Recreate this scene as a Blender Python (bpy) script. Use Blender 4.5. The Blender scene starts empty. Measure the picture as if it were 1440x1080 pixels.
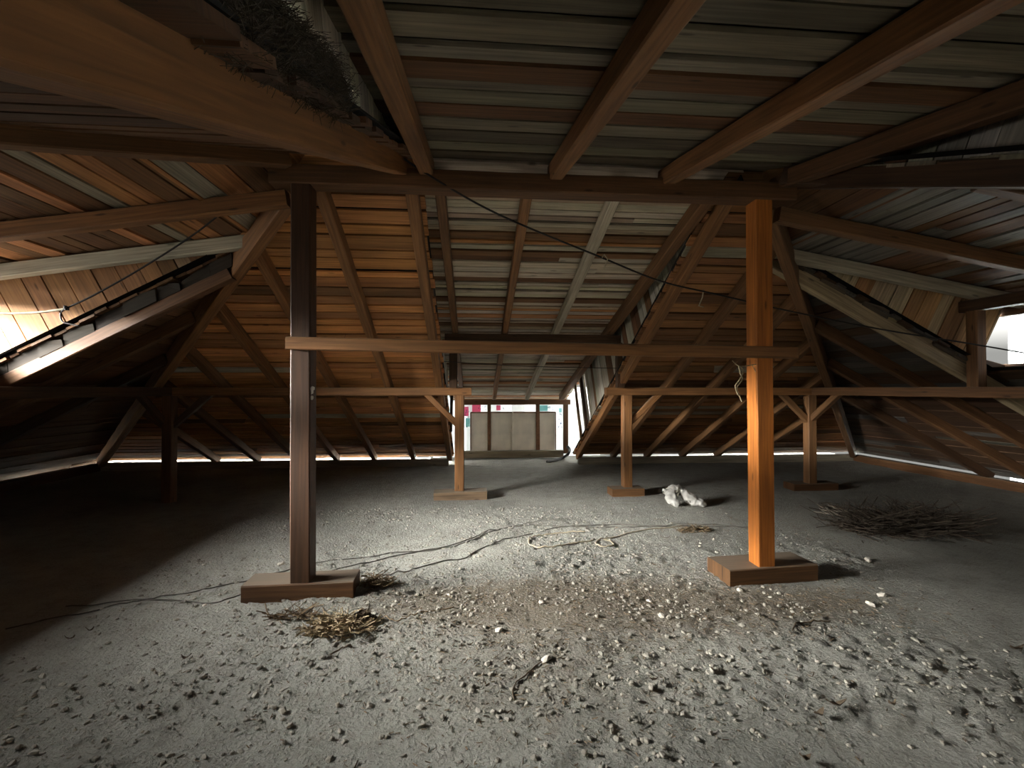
import bpy, bmesh, math, random
from mathutils import Vector, Matrix, noise
random.seed(11)
S = bpy.context.scene
COL = S.collection

# ------------------------------------------------------------------ camera, world, light, exposure
TH = math.radians(4.57)
FPX, CAMH, HORIZ = 650.0, 1.5, 548.0
cam = bpy.data.cameras.new('camera')
cam.sensor_width = 36.0
cam.lens = 36.0 * FPX / 1440.0
cam.clip_start = 0.02
cam_ob = bpy.data.objects.new('camera', cam)
COL.objects.link(cam_ob)
cam_ob.location = (0, 0, CAMH)
cam_ob.rotation_euler = (math.radians(90 + 0.705), 0, -TH)
S.camera = cam_ob

S.view_settings.view_transform = 'Standard'
S.view_settings.look = 'None'
S.view_settings.gamma = 1.0
S.view_settings.use_curve_mapping = False
S.view_settings.exposure = 2.6

world = bpy.data.worlds.new('sky')
S.world = world
world.use_nodes = True
wn = world.node_tree.nodes
wl = world.node_tree.links
wn.clear()
w_out = wn.new('ShaderNodeOutputWorld')
w_bg = wn.new('ShaderNodeBackground')
w_tc = wn.new('ShaderNodeTexCoord')
w_sep = wn.new('ShaderNodeSeparateXYZ')
w_ramp = wn.new('ShaderNodeValToRGB')
w_map = wn.new('ShaderNodeMapRange')
w_map.inputs['From Min'].default_value = -1
w_map.inputs['From Max'].default_value = 1
wl.new(w_tc.outputs['Generated'], w_sep.inputs[0])
wl.new(w_sep.outputs['Z'], w_map.inputs['Value'])
wl.new(w_map.outputs[0], w_ramp.inputs[0])
wl.new(w_ramp.outputs[0], w_bg.inputs['Color'])
wl.new(w_bg.outputs[0], w_out.inputs['Surface'])
e = w_ramp.color_ramp.elements
e[0].position = 0.0;  e[0].color = (0.16, 0.16, 0.15, 1)
e[1].position = 1.0;  e[1].color = (0.98, 0.98, 0.95, 1)
k = e.new(0.53); k.color = (0.20, 0.20, 0.19, 1)
k = e.new(0.56); k.color = (0.99, 0.98, 0.93, 1)
w_bg.inputs['Strength'].default_value = 1.0
# the sky is brightest around the veiled sun, high on the left
w_dot = wn.new('ShaderNodeVectorMath'); w_dot.operation = 'DOT_PRODUCT'
w_nrm = wn.new('ShaderNodeVectorMath'); w_nrm.operation = 'NORMALIZE'
wl.new(w_tc.outputs['Generated'], w_nrm.inputs[0])
wl.new(w_nrm.outputs[0], w_dot.inputs[0])
w_dot.inputs[1].default_value = Vector((-.93, -.26, .28)).normalized()
w_max = wn.new('ShaderNodeMath'); w_max.operation = 'MAXIMUM'; w_max.inputs[1].default_value = 0.0
w_pow = wn.new('ShaderNodeMath'); w_pow.operation = 'POWER'; w_pow.inputs[1].default_value = 8.0
w_mad = wn.new('ShaderNodeMath'); w_mad.operation = 'MULTIPLY_ADD'
w_mad.inputs[1].default_value = 125.0      # glow around the sun
w_mad.inputs[2].default_value = 0.3       # the rest of the overcast sky
wl.new(w_dot.outputs['Value'], w_max.inputs[0])
wl.new(w_max.outputs[0], w_pow.inputs[0])
# made-up sky bands that shape the glow: bright low down, dim above, bright again
w_bands = wn.new('ShaderNodeValToRGB')
be = w_bands.color_ramp.elements
be[0].position = 0.05; be[0].color = (0.15, 0.15, 0.15, 1)
be[1].position = 1.0; be[1].color = (0.35, 0.35, 0.35, 1)
for p_, v_ in ((.07, 1.1), (.13, 1.1), (.16, .15), (.22, .15), (.29, 1.0), (.42, 1.0), (.52, .45)):
    k = be.new(p_); k.color = (v_, v_, v_, 1)
w_bm = wn.new('ShaderNodeMath'); w_bm.operation = 'MULTIPLY'
w_nsep = wn.new('ShaderNodeSeparateXYZ')
wl.new(w_nrm.outputs[0], w_nsep.inputs[0])
wl.new(w_nsep.outputs['Z'], w_bands.inputs[0])
wl.new(w_pow.outputs[0], w_bm.inputs[0]); wl.new(w_bands.outputs[0], w_bm.inputs[1])
wl.new(w_bm.outputs[0], w_mad.inputs[0])
wl.new(w_mad.outputs[0], w_bg.inputs['Strength'])


def portal(name, loc, rot, sx, sy):
    l = bpy.data.lights.new(name, 'AREA')
    l.shape = 'RECTANGLE'
    l.size, l.size_y = sx, sy
    l.cycles.is_portal = True
    o = bpy.data.objects.new(name, l)
    COL.objects.link(o)
    o.location = loc
    o.rotation_euler = rot
    return o


R90 = math.pi / 2
# daylight enters through the four dormer openings (portals only guide the sky light)
portal('sky_portal_left', (-4.72, 3.25, 2.02), (0, -R90, 0), 1.1, 2.3)
portal('sky_portal_right', (5.75, 2.95, 2.02), (0, R90, 0), 1.1, 2.9)
portal('sky_portal_far', (0.85, 10.35, 0.6), (-R90, 0, 0), 3.4, 1.7)
portal('sky_portal_near', (.5, -3.35, .95), (R90, 0, 0), 1.2, 1.0)

# ------------------------------------------------------------------ frame constants of the attic
XL, XR, YR = -1.25, 2.29, 3.5          # ridge ends and ridge line
ZB = 3.10                              # underside of rafters at the ridge
ZS = 3.23                              # underside of sheathing at the ridge
TM, TF = 0.524, 0.424                  # pitch (tangent) of far and side slopes / of the near slope
TDB, TDF, TDL, TDR = 0.272, 0.22, 0.152, 0.165   # the four dormer roofs
ZD0 = 2.87                             # underside of side dormer rafters at the ridge ends
HK = TM / TF                           # plan slope of the near hips


def cam_ray(px, py):
    c, s = math.cos(TH), math.sin(TH)
    a, b = (px - 720) / FPX, (HORIZ - py) / FPX
    return Vector((c * a + s, c - s * a, b))


def fp(px, py, z=0.0):
    """point of the horizontal plane z seen at a photo position"""
    r = cam_ray(px, py)
    t = (z - CAMH) / r.z
    return Vector((r.x * t, r.y * t, z))


def dp(px, py, Y):
    """point of the upright plane y = Y seen at a photo position"""
    r = cam_ray(px, py)
    t = Y / r.y
    return Vector((r.x * t, Y, CAMH + r.z * t))


# ------------------------------------------------------------------ materials
def new_mat(name):
    m = bpy.data.materials.new(name)
    m.use_nodes = True
    nt = m.node_tree
    b = nt.nodes['Principled BSDF']
    return m, nt, b


def wood_mat(name, grain=1.0, rough=0.72, dust=0.6, bump=0.35, knots=True):
    m, nt, b = new_mat(name)
    N, L = nt.nodes.new, nt.links.new
    uv = N('ShaderNodeUVMap'); uv.uv_map = 'UVMap'
    at = N('ShaderNodeAttribute'); at.attribute_name = 'tone'
    mp = N('ShaderNodeMapping'); mp.inputs['Scale'].default_value = (1.3, 34, 1)
    L(uv.outputs[0], mp.inputs[0])
    n1 = N('ShaderNodeTexNoise'); n1.inputs['Scale'].default_value = 1.6
    n1.inputs['Detail'].default_value = 5; n1.inputs['Distortion'].default_value = 0.5
    L(mp.outputs[0], n1.inputs['Vector'])
    mp2 = N('ShaderNodeMapping'); mp2.inputs['Scale'].default_value = (0.5, 4.0, 1)
    L(uv.outputs[0], mp2.inputs[0])
    n2 = N('ShaderNodeTexNoise'); n2.inputs['Scale'].default_value = 2.4; n2.inputs['Detail'].default_value = 4
    L(mp2.outputs[0], n2.inputs['Vector'])
    r1 = N('ShaderNodeMapRange'); r1.inputs[1].default_value = 0.3; r1.inputs[2].default_value = 0.72
    r1.inputs[3].default_value = 1.0 - 0.34 * grain; r1.inputs[4].default_value = 1.0 + 0.3 * grain
    L(n1.outputs['Fac'], r1.inputs[0])
    r2 = N('ShaderNodeMapRange'); r2.inputs[1].default_value = 0.32; r2.inputs[2].default_value = 0.7
    r2.inputs[3].default_value = 0.72; r2.inputs[4].default_value = 1.18
    L(n2.outputs['Fac'], r2.inputs[0])
    mu = N('ShaderNodeMath'); mu.operation = 'MULTIPLY'
    L(r1.outputs[0], mu.inputs[0]); L(r2.outputs[0], mu.inputs[1])
    fac = mu.outputs[0]
    if knots:
        mp3 = N('ShaderNodeMapping'); mp3.inputs['Scale'].default_value = (1.3, 5.5, 1)
        L(uv.outputs[0], mp3.inputs[0])
        vo = N('ShaderNodeTexVoronoi'); vo.voronoi_dimensions = '2D'; vo.inputs['Scale'].default_value = 1.0
        L(mp3.outputs[0], vo.inputs['Vector'])
        r3 = N('ShaderNodeMapRange'); r3.interpolation_type = 'SMOOTHSTEP'
        r3.inputs[1].default_value = 0.02; r3.inputs[2].default_value = 0.07
        r3.inputs[3].default_value = 0.4; r3.inputs[4].default_value = 1.0
        sc_ = N('ShaderNodeSeparateColor'); L(vo.outputs['Color'], sc_.inputs[0])
        rk = N('ShaderNodeMapRange'); rk.inputs[1].default_value = 0.5; rk.inputs[2].default_value = 0.55
        rk.inputs[3].default_value = 1.0; rk.inputs[4].default_value = 0.0
        L(sc_.outputs[0], rk.inputs[0])
        ak = N('ShaderNodeMath'); ak.operation = 'ADD'
        L(vo.outputs['Distance'], ak.inputs[0]); L(rk.outputs[0], ak.inputs[1])
        L(ak.outputs[0], r3.inputs[0])
        m2 = N('ShaderNodeMath'); m2.operation = 'MULTIPLY'
        L(fac, m2.inputs[0]); L(r3.outputs[0], m2.inputs[1])
        fac = m2.outputs[0]
    vm = N('ShaderNodeVectorMath'); vm.operation = 'SCALE'
    L(at.outputs['Color'], vm.inputs[0]); L(fac, vm.inputs['Scale'])
    # grey dust settled on faces that look upwards
    ge = N('ShaderNodeNewGeometry')
    sp = N('ShaderNodeSeparateXYZ'); L(ge.outputs['Normal'], sp.inputs[0])
    rd = N('ShaderNodeMapRange'); rd.inputs[1].default_value = 0.55; rd.inputs[2].default_value = 0.95
    rd.inputs[3].default_value = 0.0; rd.inputs[4].default_value = dust
    L(sp.outputs['Z'], rd.inputs[0])
    mx = N('ShaderNodeMix'); mx.data_type = 'RGBA'
    L(rd.outputs[0], mx.inputs[0]); L(vm.outputs[0], mx.inputs[6]); mx.inputs[7].default_value = (0.22, 0.20, 0.16, 1)
    L(mx.outputs[2], b.inputs['Base Color'])
    b.inputs['Roughness'].default_value = rough
    b.inputs['Specular IOR Level'].default_value = 0.3
    bp = N('ShaderNodeBump'); bp.inputs['Strength'].default_value = bump; bp.inputs['Distance'].default_value = 0.004
    L(n1.outputs['Fac'], bp.inputs['Height']); L(bp.outputs[0], b.inputs['Normal'])
    return m


def plain_mat(name, col, rough=0.8, var=0.3, scale=20, bump=0.0, metallic=0.0):
    m, nt, b = new_mat(name)
    N, L = nt.nodes.new, nt.links.new
    tc = N('ShaderNodeTexCoord')
    n = N('ShaderNodeTexNoise'); n.inputs['Scale'].default_value = scale; n.inputs['Detail'].default_value = 4
    L(tc.outputs['Object'], n.inputs['Vector'])
    r = N('ShaderNodeMapRange'); r.inputs[1].default_value = 0.3; r.inputs[2].default_value = 0.7
    r.inputs[3].default_value = 1 - var; r.inputs[4].default_value = 1 + var
    L(n.outputs['Fac'], r.inputs[0])
    v = N('ShaderNodeVectorMath'); v.operation = 'SCALE'
    v.inputs[0].default_value = col[:3]
    L(r.outputs[0], v.inputs['Scale']); L(v.outputs[0], b.inputs['Base Color'])
    b.inputs['Roughness'].default_value = rough
    b.inputs['Metallic'].default_value = metallic
    b.inputs['Specular IOR Level'].default_value = 0.3
    if bump:
        bp = N('ShaderNodeBump'); bp.inputs['Strength'].default_value = bump; bp.inputs['Distance'].default_value = 0.01
        L(n.outputs['Fac'], bp.inputs['Height']); L(bp.outputs[0], b.inputs['Normal'])
    return m


M_TIMBER = wood_mat('sawn_timber', 1.0, 0.62, 0.55, 0.3)
M_PLANK = wood_mat('sheathing_boards', 1.0, 0.75, 0.3, 0.3)
M_FELT = plain_mat('roofing_felt', (0.012, 0.010, 0.008), 0.95)
M_CABLE = plain_mat('black_cable', (0.016, 0.013, 0.012), 0.6)
M_WIREPALE = plain_mat('pale_cord', (0.42, 0.36, 0.26), 0.8)
M_FLOORCABLE = plain_mat('dusty_cable', (0.10, 0.09, 0.075), 0.85)
M_COIL = plain_mat('dull_wire', (0.34, 0.30, 0.24), 0.7, 0.4, 8)
M_TWIG = plain_mat('dry_twigs', (0.15, 0.105, 0.06), 0.9, 0.5, 60)
M_STRAW = plain_mat('dry_straw', (0.26, 0.20, 0.12), 0.9, 0.45, 60)
M_NEST = plain_mat('nest_twigs', (0.075, 0.058, 0.042), 0.95, 0.5, 40)
M_CLOTH = plain_mat('white_cloth', (0.58, 0.56, 0.52), 0.9, 0.25, 14, 0.5)
M_STONE = plain_mat('pale_stone', (0.31, 0.29, 0.245), 0.95, 0.3, 3)
M_CHIP = plain_mat('plaster_chip', (0.62, 0.58, 0.50), 0.85, 0.2, 30)
M_LEAF = plain_mat('dead_leaf', (0.085, 0.062, 0.04), 0.9, 0.4, 30)
M_PANEL = plain_mat('cream_panel', (0.74, 0.66, 0.54), 0.8, 0.12, 4)
M_BROWN = plain_mat('brown_batten', (0.16, 0.075, 0.035), 0.7, 0.25, 12)
M_RUBBER = plain_mat('black_hose', (0.03, 0.028, 0.027), 0.55)


def sheet_mat(name, col, trans=0.55):
    m, nt, b = new_mat(name)
    N, L = nt.nodes.new, nt.links.new
    out = nt.nodes['Material Output']
    d = N('ShaderNodeBsdfDiffuse'); d.inputs['Color'].default_value = (*col, 1)
    t = N('ShaderNodeBsdfTranslucent'); t.inputs['Color'].default_value = (*col, 1)
    mx = N('ShaderNodeMixShader'); mx.inputs[0].default_value = trans
    L(d.outputs[0], mx.inputs[1]); L(t.outputs[0], mx.inputs[2]); L(mx.outputs[0], out.inputs['Surface'])
    return m


M_SHEET = sheet_mat('printed_sheet', (0.84, 0.86, 0.86), .55)
M_CLOTHSIDE = sheet_mat('opaque_sheet', (.75, .76, .76), .01)  # opaque version for the left side, keeps the sky glow out
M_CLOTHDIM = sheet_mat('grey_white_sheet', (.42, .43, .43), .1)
M_PINK = sheet_mat('pink_print', (0.85, 0.25, 0.42))
M_INK = sheet_mat('blue_ink', (0.10, 0.16, 0.26), 0.3)
M_TEAL = sheet_mat('teal_print', (0.35, 0.66, 0.66))


def floor_mat():
    m, nt, b = new_mat('dusty_rubble_floor')
    N, L = nt.nodes.new, nt.links.new
    tc = N('ShaderNodeTexCoord')
    P = tc.outputs['Object']
    big = N('ShaderNodeTexNoise'); big.inputs['Scale'].default_value = 0.9; big.inputs['Detail'].default_value = 6
    L(P, big.inputs['Vector'])
    mid = N('ShaderNodeTexNoise'); mid.inputs['Scale'].default_value = 7.0; mid.inputs['Detail'].default_value = 7
    mid.inputs['Roughness'].default_value = 0.65
    L(P, mid.inputs['Vector'])
    fine = N('ShaderNodeTexNoise'); fine.inputs['Scale'].default_value = 60; fine.inputs['Detail'].default_value = 5
    fine.inputs['Roughness'].default_value = 0.7
    L(P, fine.inputs['Vector'])
    peb = N('ShaderNodeTexVoronoi'); peb.inputs['Scale'].default_value = 42; L(P, peb.inputs['Vector'])
    cr = N('ShaderNodeValToRGB')
    ee = cr.color_ramp.elements
    ee[0].position = 0.3; ee[0].color = (0.25, 0.238, 0.195, 1)
    ee[1].position = 0.7; ee[1].color = (0.455, 0.45, 0.405, 1)
    q = ee.new(0.5); q.color = (0.385, 0.378, 0.335, 1)
    add = N('ShaderNodeMath'); add.operation = 'ADD'
    s1 = N('ShaderNodeMath'); s1.operation = 'MULTIPLY'; s1.inputs[1].default_value = 0.55
    s2 = N('ShaderNodeMath'); s2.operation = 'MULTIPLY'; s2.inputs[1].default_value = 0.45
    L(mid.outputs['Fac'], s1.inputs[0]); L(fine.outputs['Fac'], s2.inputs[0])
    L(s1.outputs[0], add.inputs[0]); L(s2.outputs[0], add.inputs[1])
    L(add.outputs[0], cr.inputs[0])
    # brown dirt: a trodden patch of humus between the near posts
    at = N('ShaderNodeAttribute'); at.attribute_name = 'dirt'
    ad2 = N('ShaderNodeMath'); ad2.operation = 'ADD'
    rb = N('ShaderNodeMapRange'); rb.inputs[1].default_value = 0.35; rb.inputs[2].default_value = 0.7
    rb.inputs[3].default_value = -0.35; rb.inputs[4].default_value = 0.35
    L(mid.outputs['Fac'], rb.inputs[0])
    L(at.outputs['Fac'], ad2.inputs[0]); L(rb.outputs[0], ad2.inputs[1])
    rm = N('ShaderNodeMapRange'); rm.inputs[1].default_value = 0.25; rm.inputs[2].default_value = 1.0
    rm.inputs[3].default_value = 0.0; rm.inputs[4].default_value = 0.75
    L(ad2.outputs[0], rm.inputs[0])
    mx = N('ShaderNodeMix'); mx.data_type = 'RGBA'
    L(rm.outputs[0], mx.inputs[0]); L(cr.outputs[0], mx.inputs[6]); mx.inputs[7].default_value = (0.17, 0.135, 0.095, 1)
    mb = N('ShaderNodeMix'); mb.data_type = 'RGBA'; mb.blend_type = 'MULTIPLY'; mb.inputs[0].default_value = 1
    rg = N('ShaderNodeMapRange'); rg.inputs[1].default_value = 0.3; rg.inputs[2].default_value = 0.7
    rg.inputs[3].default_value = 0.78; rg.inputs[4].default_value = 1.12
    L(big.outputs['Fac'], rg.inputs[0])
    L(mx.outputs[2], mb.inputs[6]); L(rg.outputs[0], mb.inputs[7])
    L(mb.outputs[2], b.inputs['Base Color'])
    b.inputs['Roughness'].default_value = 0.95
    b.inputs['Specular IOR Level'].default_value = 0.15
    h = N('ShaderNodeMath'); h.operation = 'ADD'
    hp = N('ShaderNodeMath'); hp.operation = 'MULTIPLY'; hp.inputs[1].default_value = 0.35
    L(peb.outputs['Distance'], hp.inputs[0])
    L(fine.outputs['Fac'], h.inputs[0]); L(hp.outputs[0], h.inputs[1])
    bp = N('ShaderNodeBump'); bp.inputs['Strength'].default_value = 0.9; bp.inputs['Distance'].default_value = 0.05
    L(h.outputs[0], bp.inputs['Height']); L(bp.outputs[0], b.inputs['Normal'])
    return m


M_FLOOR = floor_mat()

# ------------------------------------------------------------------ mesh helpers
ORANGE = (0.22, 0.100, 0.036)
BROWN = (0.12, 0.056, 0.023)
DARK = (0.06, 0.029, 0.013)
GREY = (0.26, 0.225, 0.165)
UMBER = (0.155, 0.075, 0.030)
FIR = (0.58, 0.25, 0.082)          # newer orange boards
TAN = (0.42, 0.185, 0.068)
AGED = (0.19, 0.16, 0.11)         # old grey boards over the near dormer


class MB:
    """collects faces with a uv and a tone each, then links ONE mesh object"""
    def __init__(self):
        self.v, self.f, self.uv, self.t, self.mi = [], [], [], [], []

    def face(self, idx, uvs=None, tone=(1, 1, 1), mi=0):
        self.f.append(idx)
        self.uv.append(uvs if uvs else [(0, 0)] * len(idx))
        self.t.append(tone)
        self.mi.append(mi)

    def hexa(self, bot, top, tone=(1, 1, 1), mi=0, ulen=None):
        """bot, top: four points each (same order); u runs along bot[0]->bot[1]"""
        o = len(self.v)
        self.v += [tuple(p) for p in bot] + [tuple(p) for p in top]
        l = (Vector(bot[1]) - Vector(bot[0])).length
        w = (Vector(bot[3]) - Vector(bot[0])).length
        h = (Vector(top[0]) - Vector(bot[0])).length
        a, c = random.uniform(0, 50), random.uniform(0, 50)
        self.face((o, o+3, o+2, o+1), [(a, c), (a, c+w), (a+l, c+w), (a+l, c)], tone, mi)
        self.face((o+4, o+5, o+6, o+7), [(a, c), (a+l, c), (a+l, c+w), (a, c+w)], tone, mi)
        for i, j, d in ((0, 1, l), (1, 2, w), (2, 3, l), (3, 0, w)):
            self.face((o+i, o+j, o+4+j, o+4+i), [(a, c), (a+d, c), (a+d, c+h), (a, c+h)] if d == l else
                      [(a, c), (a, c+d), (a+h, c+d), (a+h, c)], tone, mi)

    def build(self, name, mats, parent=None, smooth=False, origin=None):
        me = bpy.data.meshes.new(name)
        vs = self.v
        if origin is not None:
            ox, oy, oz = origin
            vs = [(p[0]-ox, p[1]-oy, p[2]-oz) for p in vs]
        me.from_pydata(vs, [], self.f)
        me.uv_layers.new(name='UVMap')
        me.color_attributes.new('tone', 'FLOAT_COLOR', 'CORNER')
        fu, ft = [], []
        for u, t in zip(self.uv, self.t):
            for p in u:
                fu += [p[0], p[1]]
                ft += [t[0], t[1], t[2], 1.0]
        me.uv_layers['UVMap'].data.foreach_set('uv', fu)
        me.color_attributes['tone'].data.foreach_set('color', ft)
        if not isinstance(mats, (list, tuple)):
            mats = [mats]
        for m in mats:
            me.materials.append(m)
        me.polygons.foreach_set('material_index', self.mi)
        if smooth:
            me.polygons.foreach_set('use_smooth', [True] * len(self.f))
        me.update()
        o = bpy.data.objects.new(name, me)
        COL.objects.link(o)
        if origin is not None:
            o.location = origin
        if parent is not None:
            o.parent = parent
            o.matrix_parent_inverse = Matrix.Identity(4)
            o.location = Vector(o.location) - Vector(parent.location)
        return o


def tag(o, label=None, cat=None, group=None, kind=None):
    if label: o['label'] = label
    if cat: o['category'] = cat
    if group: o['group'] = group
    if kind: o['kind'] = kind
    return o


def empty(name, loc, label, cat, group=None):
    o = bpy.data.objects.new(name, None)
    o.empty_display_size = 0.1
    COL.objects.link(o)
    o.location = loc
    return tag(o, label, cat, group)


def vary(t, a=0.15):
    k = 1 + random.uniform(-a, a)
    return (t[0] * k, t[1] * k * (1 + random.uniform(-.04, .04)), t[2] * k * (1 + random.uniform(-.08, .08)))


def timber_mb(mb, a, b, w, h, tone, up=(0, 0, 1), wob=0.003, cham=0.008, bow=0.0):
    """squared timber; a, b run along the centre of its underside"""
    a, b = Vector(a), Vector(b)
    d = b - a
    L = d.length
    d.normalize()
    upv = Vector(up)
    side = d.cross(upv).normalized()
    upv = side.cross(d).normalized()
    n = max(2, int(L / 0.28))
    c = min(cham, w * .2, h * .2)
    prof = [(-w/2 + c, 0), (w/2 - c, 0), (w/2, c), (w/2, h - c), (w/2 - c, h), (-w/2 + c, h), (-w/2, h - c), (-w/2, c)]
    per = [0]
    for i in range(8):
        p, q = prof[i], prof[(i + 1) % 8]
        per.append(per[-1] + math.hypot(q[0]-p[0], q[1]-p[1]))
    u0, v0 = random.uniform(0, 60), random.uniform(0, 60)
    o = len(mb.v)
    sx, sy = random.uniform(0, 99), random.uniform(0, 99)
    for i in range(n + 1):
        t = i / n
        dx = noise.noise((t * L * .8, sx, 0)) * wob * 1.5
        dz = noise.noise((t * L * .8, sy, 5)) * wob * 1.5 - bow * 4 * t * (1 - t)
        for k, (px, pz) in enumerate(prof):
            j = noise.noise((t * L * 3, k * 3.7 + sx, 1)) * wob
            mb.v.append(tuple(a + d * (t * L) + side * (px + dx + j) + upv * (pz + dz + j)))
    for i in range(n):
        for k in range(8):
            k2 = (k + 1) % 8
            A, B = o + i*8 + k, o + i*8 + k2
            uA, uB = u0 + L * i / n, u0 + L * (i + 1) / n
            mb.face((A, B, B + 8, A + 8), [(uA, v0 + per[k]), (uA, v0 + per[k+1]), (uB, v0 + per[k+1]), (uB, v0 + per[k])], tone)
    dk = (tone[0] * .7, tone[1] * .7, tone[2] * .7)
    mb.face(tuple(o + k for k in reversed(range(8))), [(u0 + p[1]*.3, v0 + p[0]) for p in reversed(prof)], dk)
    mb.face(tuple(o + n*8 + k for k in range(8)), [(u0 + p[1]*.3, v0 + p[0]) for p in prof], dk)


def timber(name, a, b, w, h, tone, label, cat, group=None, up=(0, 0, 1), parent=None, wob=0.003, bow=0.0):
    mb = MB()
    timber_mb(mb, a, b, w, h, tone, up, wob, bow=bow)
    o = mb.build(name, M_TIMBER, parent, origin=tuple(a))
    if parent is None:
        tag(o, label, cat, group)
    elif label:
        o['label'] = label
    return o


def smooth_path(pts, sub=6):
    pts = [Vector(p) for p in pts]
    out = []
    for i in range(len(pts) - 1):
        p0 = pts[max(0, i-1)]; p1 = pts[i]; p2 = pts[i+1]; p3 = pts[min(len(pts)-1, i+2)]
        for k in range(sub):
            t = k / sub
            out.append(0.5 * ((2*p1) + (p2-p0)*t + (2*p0-5*p1+4*p2-p3)*t*t + (3*p1-p0-3*p2+p3)*t**3))
    out.append(pts[-1])
    return out


def tube_mb(mb, pts, r, n=6, tone=(1, 1, 1), taper=1.0):
    o = len(mb.v)
    m = len(pts)
    for i, p in enumerate(pts):
        d = (Vector(pts[min(m-1, i+1)]) - Vector(pts[max(0, i-1)]))
        if d.length < 1e-9: d = Vector((1, 0, 0))
        d.normalize()
        ref = Vector((0, 0, 1)) if abs(d.z) < .9 else Vector((1, 0, 0))
        s = d.cross(ref).normalized()
        u = s.cross(d)
        rr = r * (1 + (taper - 1) * i / max(1, m-1))
        for k in range(n):
            a = 2*math.pi*k/n
            mb.v.append(tuple(Vector(p) + s*math.cos(a)*rr + u*math.sin(a)*rr))
    for i in range(m-1):
        for k in range(n):
            k2 = (k+1) % n
            mb.face((o+i*n+k, o+i*n+k2, o+(i+1)*n+k2, o+(i+1)*n+k), None, tone)
    mb.face(tuple(o+k for k in reversed(range(n))), None, tone)
    mb.face(tuple(o+(m-1)*n+k for k in range(n)), None, tone)


def tube(name, pts, r, mat, n=6, sub=6, parent=None, taper=1.0):
    mb = MB()
    tube_mb(mb, smooth_path(pts, sub), r, n, taper=taper)
    return mb.build(name, mat, parent, smooth=True, origin=tuple(pts[0]))


# ------------------------------------------------------------------ boarding
def pick(tones):
    r = random.random()
    acc = 0
    for t, w in tones:
        acc += w
        if r <= acc:
            return vary(t, .2)
    return vary(tones[-1][0], .2)


def boards(mb, P, uax, vax, nrm, v0, v1, u0f, u1f, wmin, wmax, tones, gap=0.012, th=0.022, rag=0.0, seg=(3.2, 5.5), lap=0.012):
    """rows of boards on a plane: P origin, u along the boards, v across them, nrm upwards"""
    P, uax, vax, nrm = Vector(P), Vector(uax).normalized(), Vector(vax).normalized(), Vector(nrm).normalized()
    v = v0
    while v < v1 - 0.02:
        w = min(random.uniform(wmin, wmax), v1 - v)
        g = random.uniform(0.3, 1.0) * gap
        if random.random() < .08: g += gap
        va, vb = v + g/2, v + w - g/2
        v += w
        if vb - va < 0.015: continue
        ua0, ub0, ua1, ub1 = u0f(va), u1f(va), u0f(vb), u1f(vb)
        r0, r1 = random.uniform(0, rag), random.uniform(0, rag)
        ua0 -= r0; ua1 -= r0; ub0 += r1; ub1 += r1
        L = max(ub0 - ua0, ub1 - ua1)
        if L < 0.03: continue
        cuts = [0.0]
        pos = random.uniform(.4, 1) * random.uniform(*seg)
        while pos < L - .5:
            cuts.append(pos / L)
            pos += random.uniform(*seg)
        cuts.append(1.0)
        for c0, c1 in zip(cuts[:-1], cuts[1:]):
            tone = pick(tones)
            off = random.uniform(0, lap)
            t1, t2 = random.uniform(-.004, .004), random.uniform(-.004, .004)
            e0 = 0.0015 if c0 > 0 else 0
            e1 = 0.0015 if c1 < 1 else 0
            def pt(c, e, ua, ub, vv, hgt):
                uu = ua + (ub - ua) * c + e
                return P + uax * uu + vax * vv + nrm * hgt
            bot = [pt(c0, e0, ua0, ub0, va, off+t1), pt(c1, -e1, ua0, ub0, va, off+t2), pt(c1, -e1, ua1, ub1, vb, off+t2), pt(c0, e0, ua1, ub1, vb, off+t1)]
            top = [q + nrm * th for q in bot]
            mb.hexa(bot, top, tone)


def felt(mb, pts, nrm, th=0.01):
    nrm = Vector(nrm).normalized()
    o = len(mb.v)
    n = len(pts)
    mb.v += [tuple(Vector(p)) for p in pts] + [tuple(Vector(p) + nrm*th) for p in pts]
    mb.face(tuple(range(o, o+n)), None, (1, 1, 1), 1)
    mb.face(tuple(reversed(range(o+n, o+2*n))), None, (1, 1, 1), 1)
    for i in range(n):
        j = (i+1) % n
        mb.face((o+i, o+j, o+n+j, o+n+i), None, (1, 1, 1), 1)


def roof(name, P, uax, horiz, pitch, ext, u0f, u1f, wmin, wmax, tones, start=0.0, gap=.012, rag=0.0, ov=0.02, lap=0.012, seg=(3.2, 5.5)):
    """P point of the sheathing underside at the top edge; horiz = plan direction downhill; ext = plan run"""
    hz = Vector(horiz).normalized()
    vax = Vector((hz.x, hz.y, -pitch))
    sl = vax.length
    vax.normalize()
    nrm = Vector((hz.x*pitch, hz.y*pitch, 1)).normalized()
    f0 = lambda v: u0f(v / sl)
    f1 = lambda v: u1f(v / sl)
    mb = MB()
    boards(mb, P, uax, vax, nrm, start*sl, ext*sl, f0, f1, wmin, wmax, tones, gap=gap, rag=rag, lap=lap, seg=seg)
    P = Vector(P); ua = Vector(uax).normalized()
    b0, b1 = start*sl - ov, ext*sl - .01
    h = nrm * 0.05
    pts = [P + ua*(f0(b0)-ov) + vax*b0 + h, P + ua*(f1(b0)+ov) + vax*b0 + h, P + ua*(f1(b1)+ov) + vax*b1 + h, P + ua*(f0(b1)-ov) + vax*b1 + h]
    felt(mb, pts, nrm)
    o = mb.build(name, [M_PLANK, M_FELT])
    tag(o, kind='structure')
    return o


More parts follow.
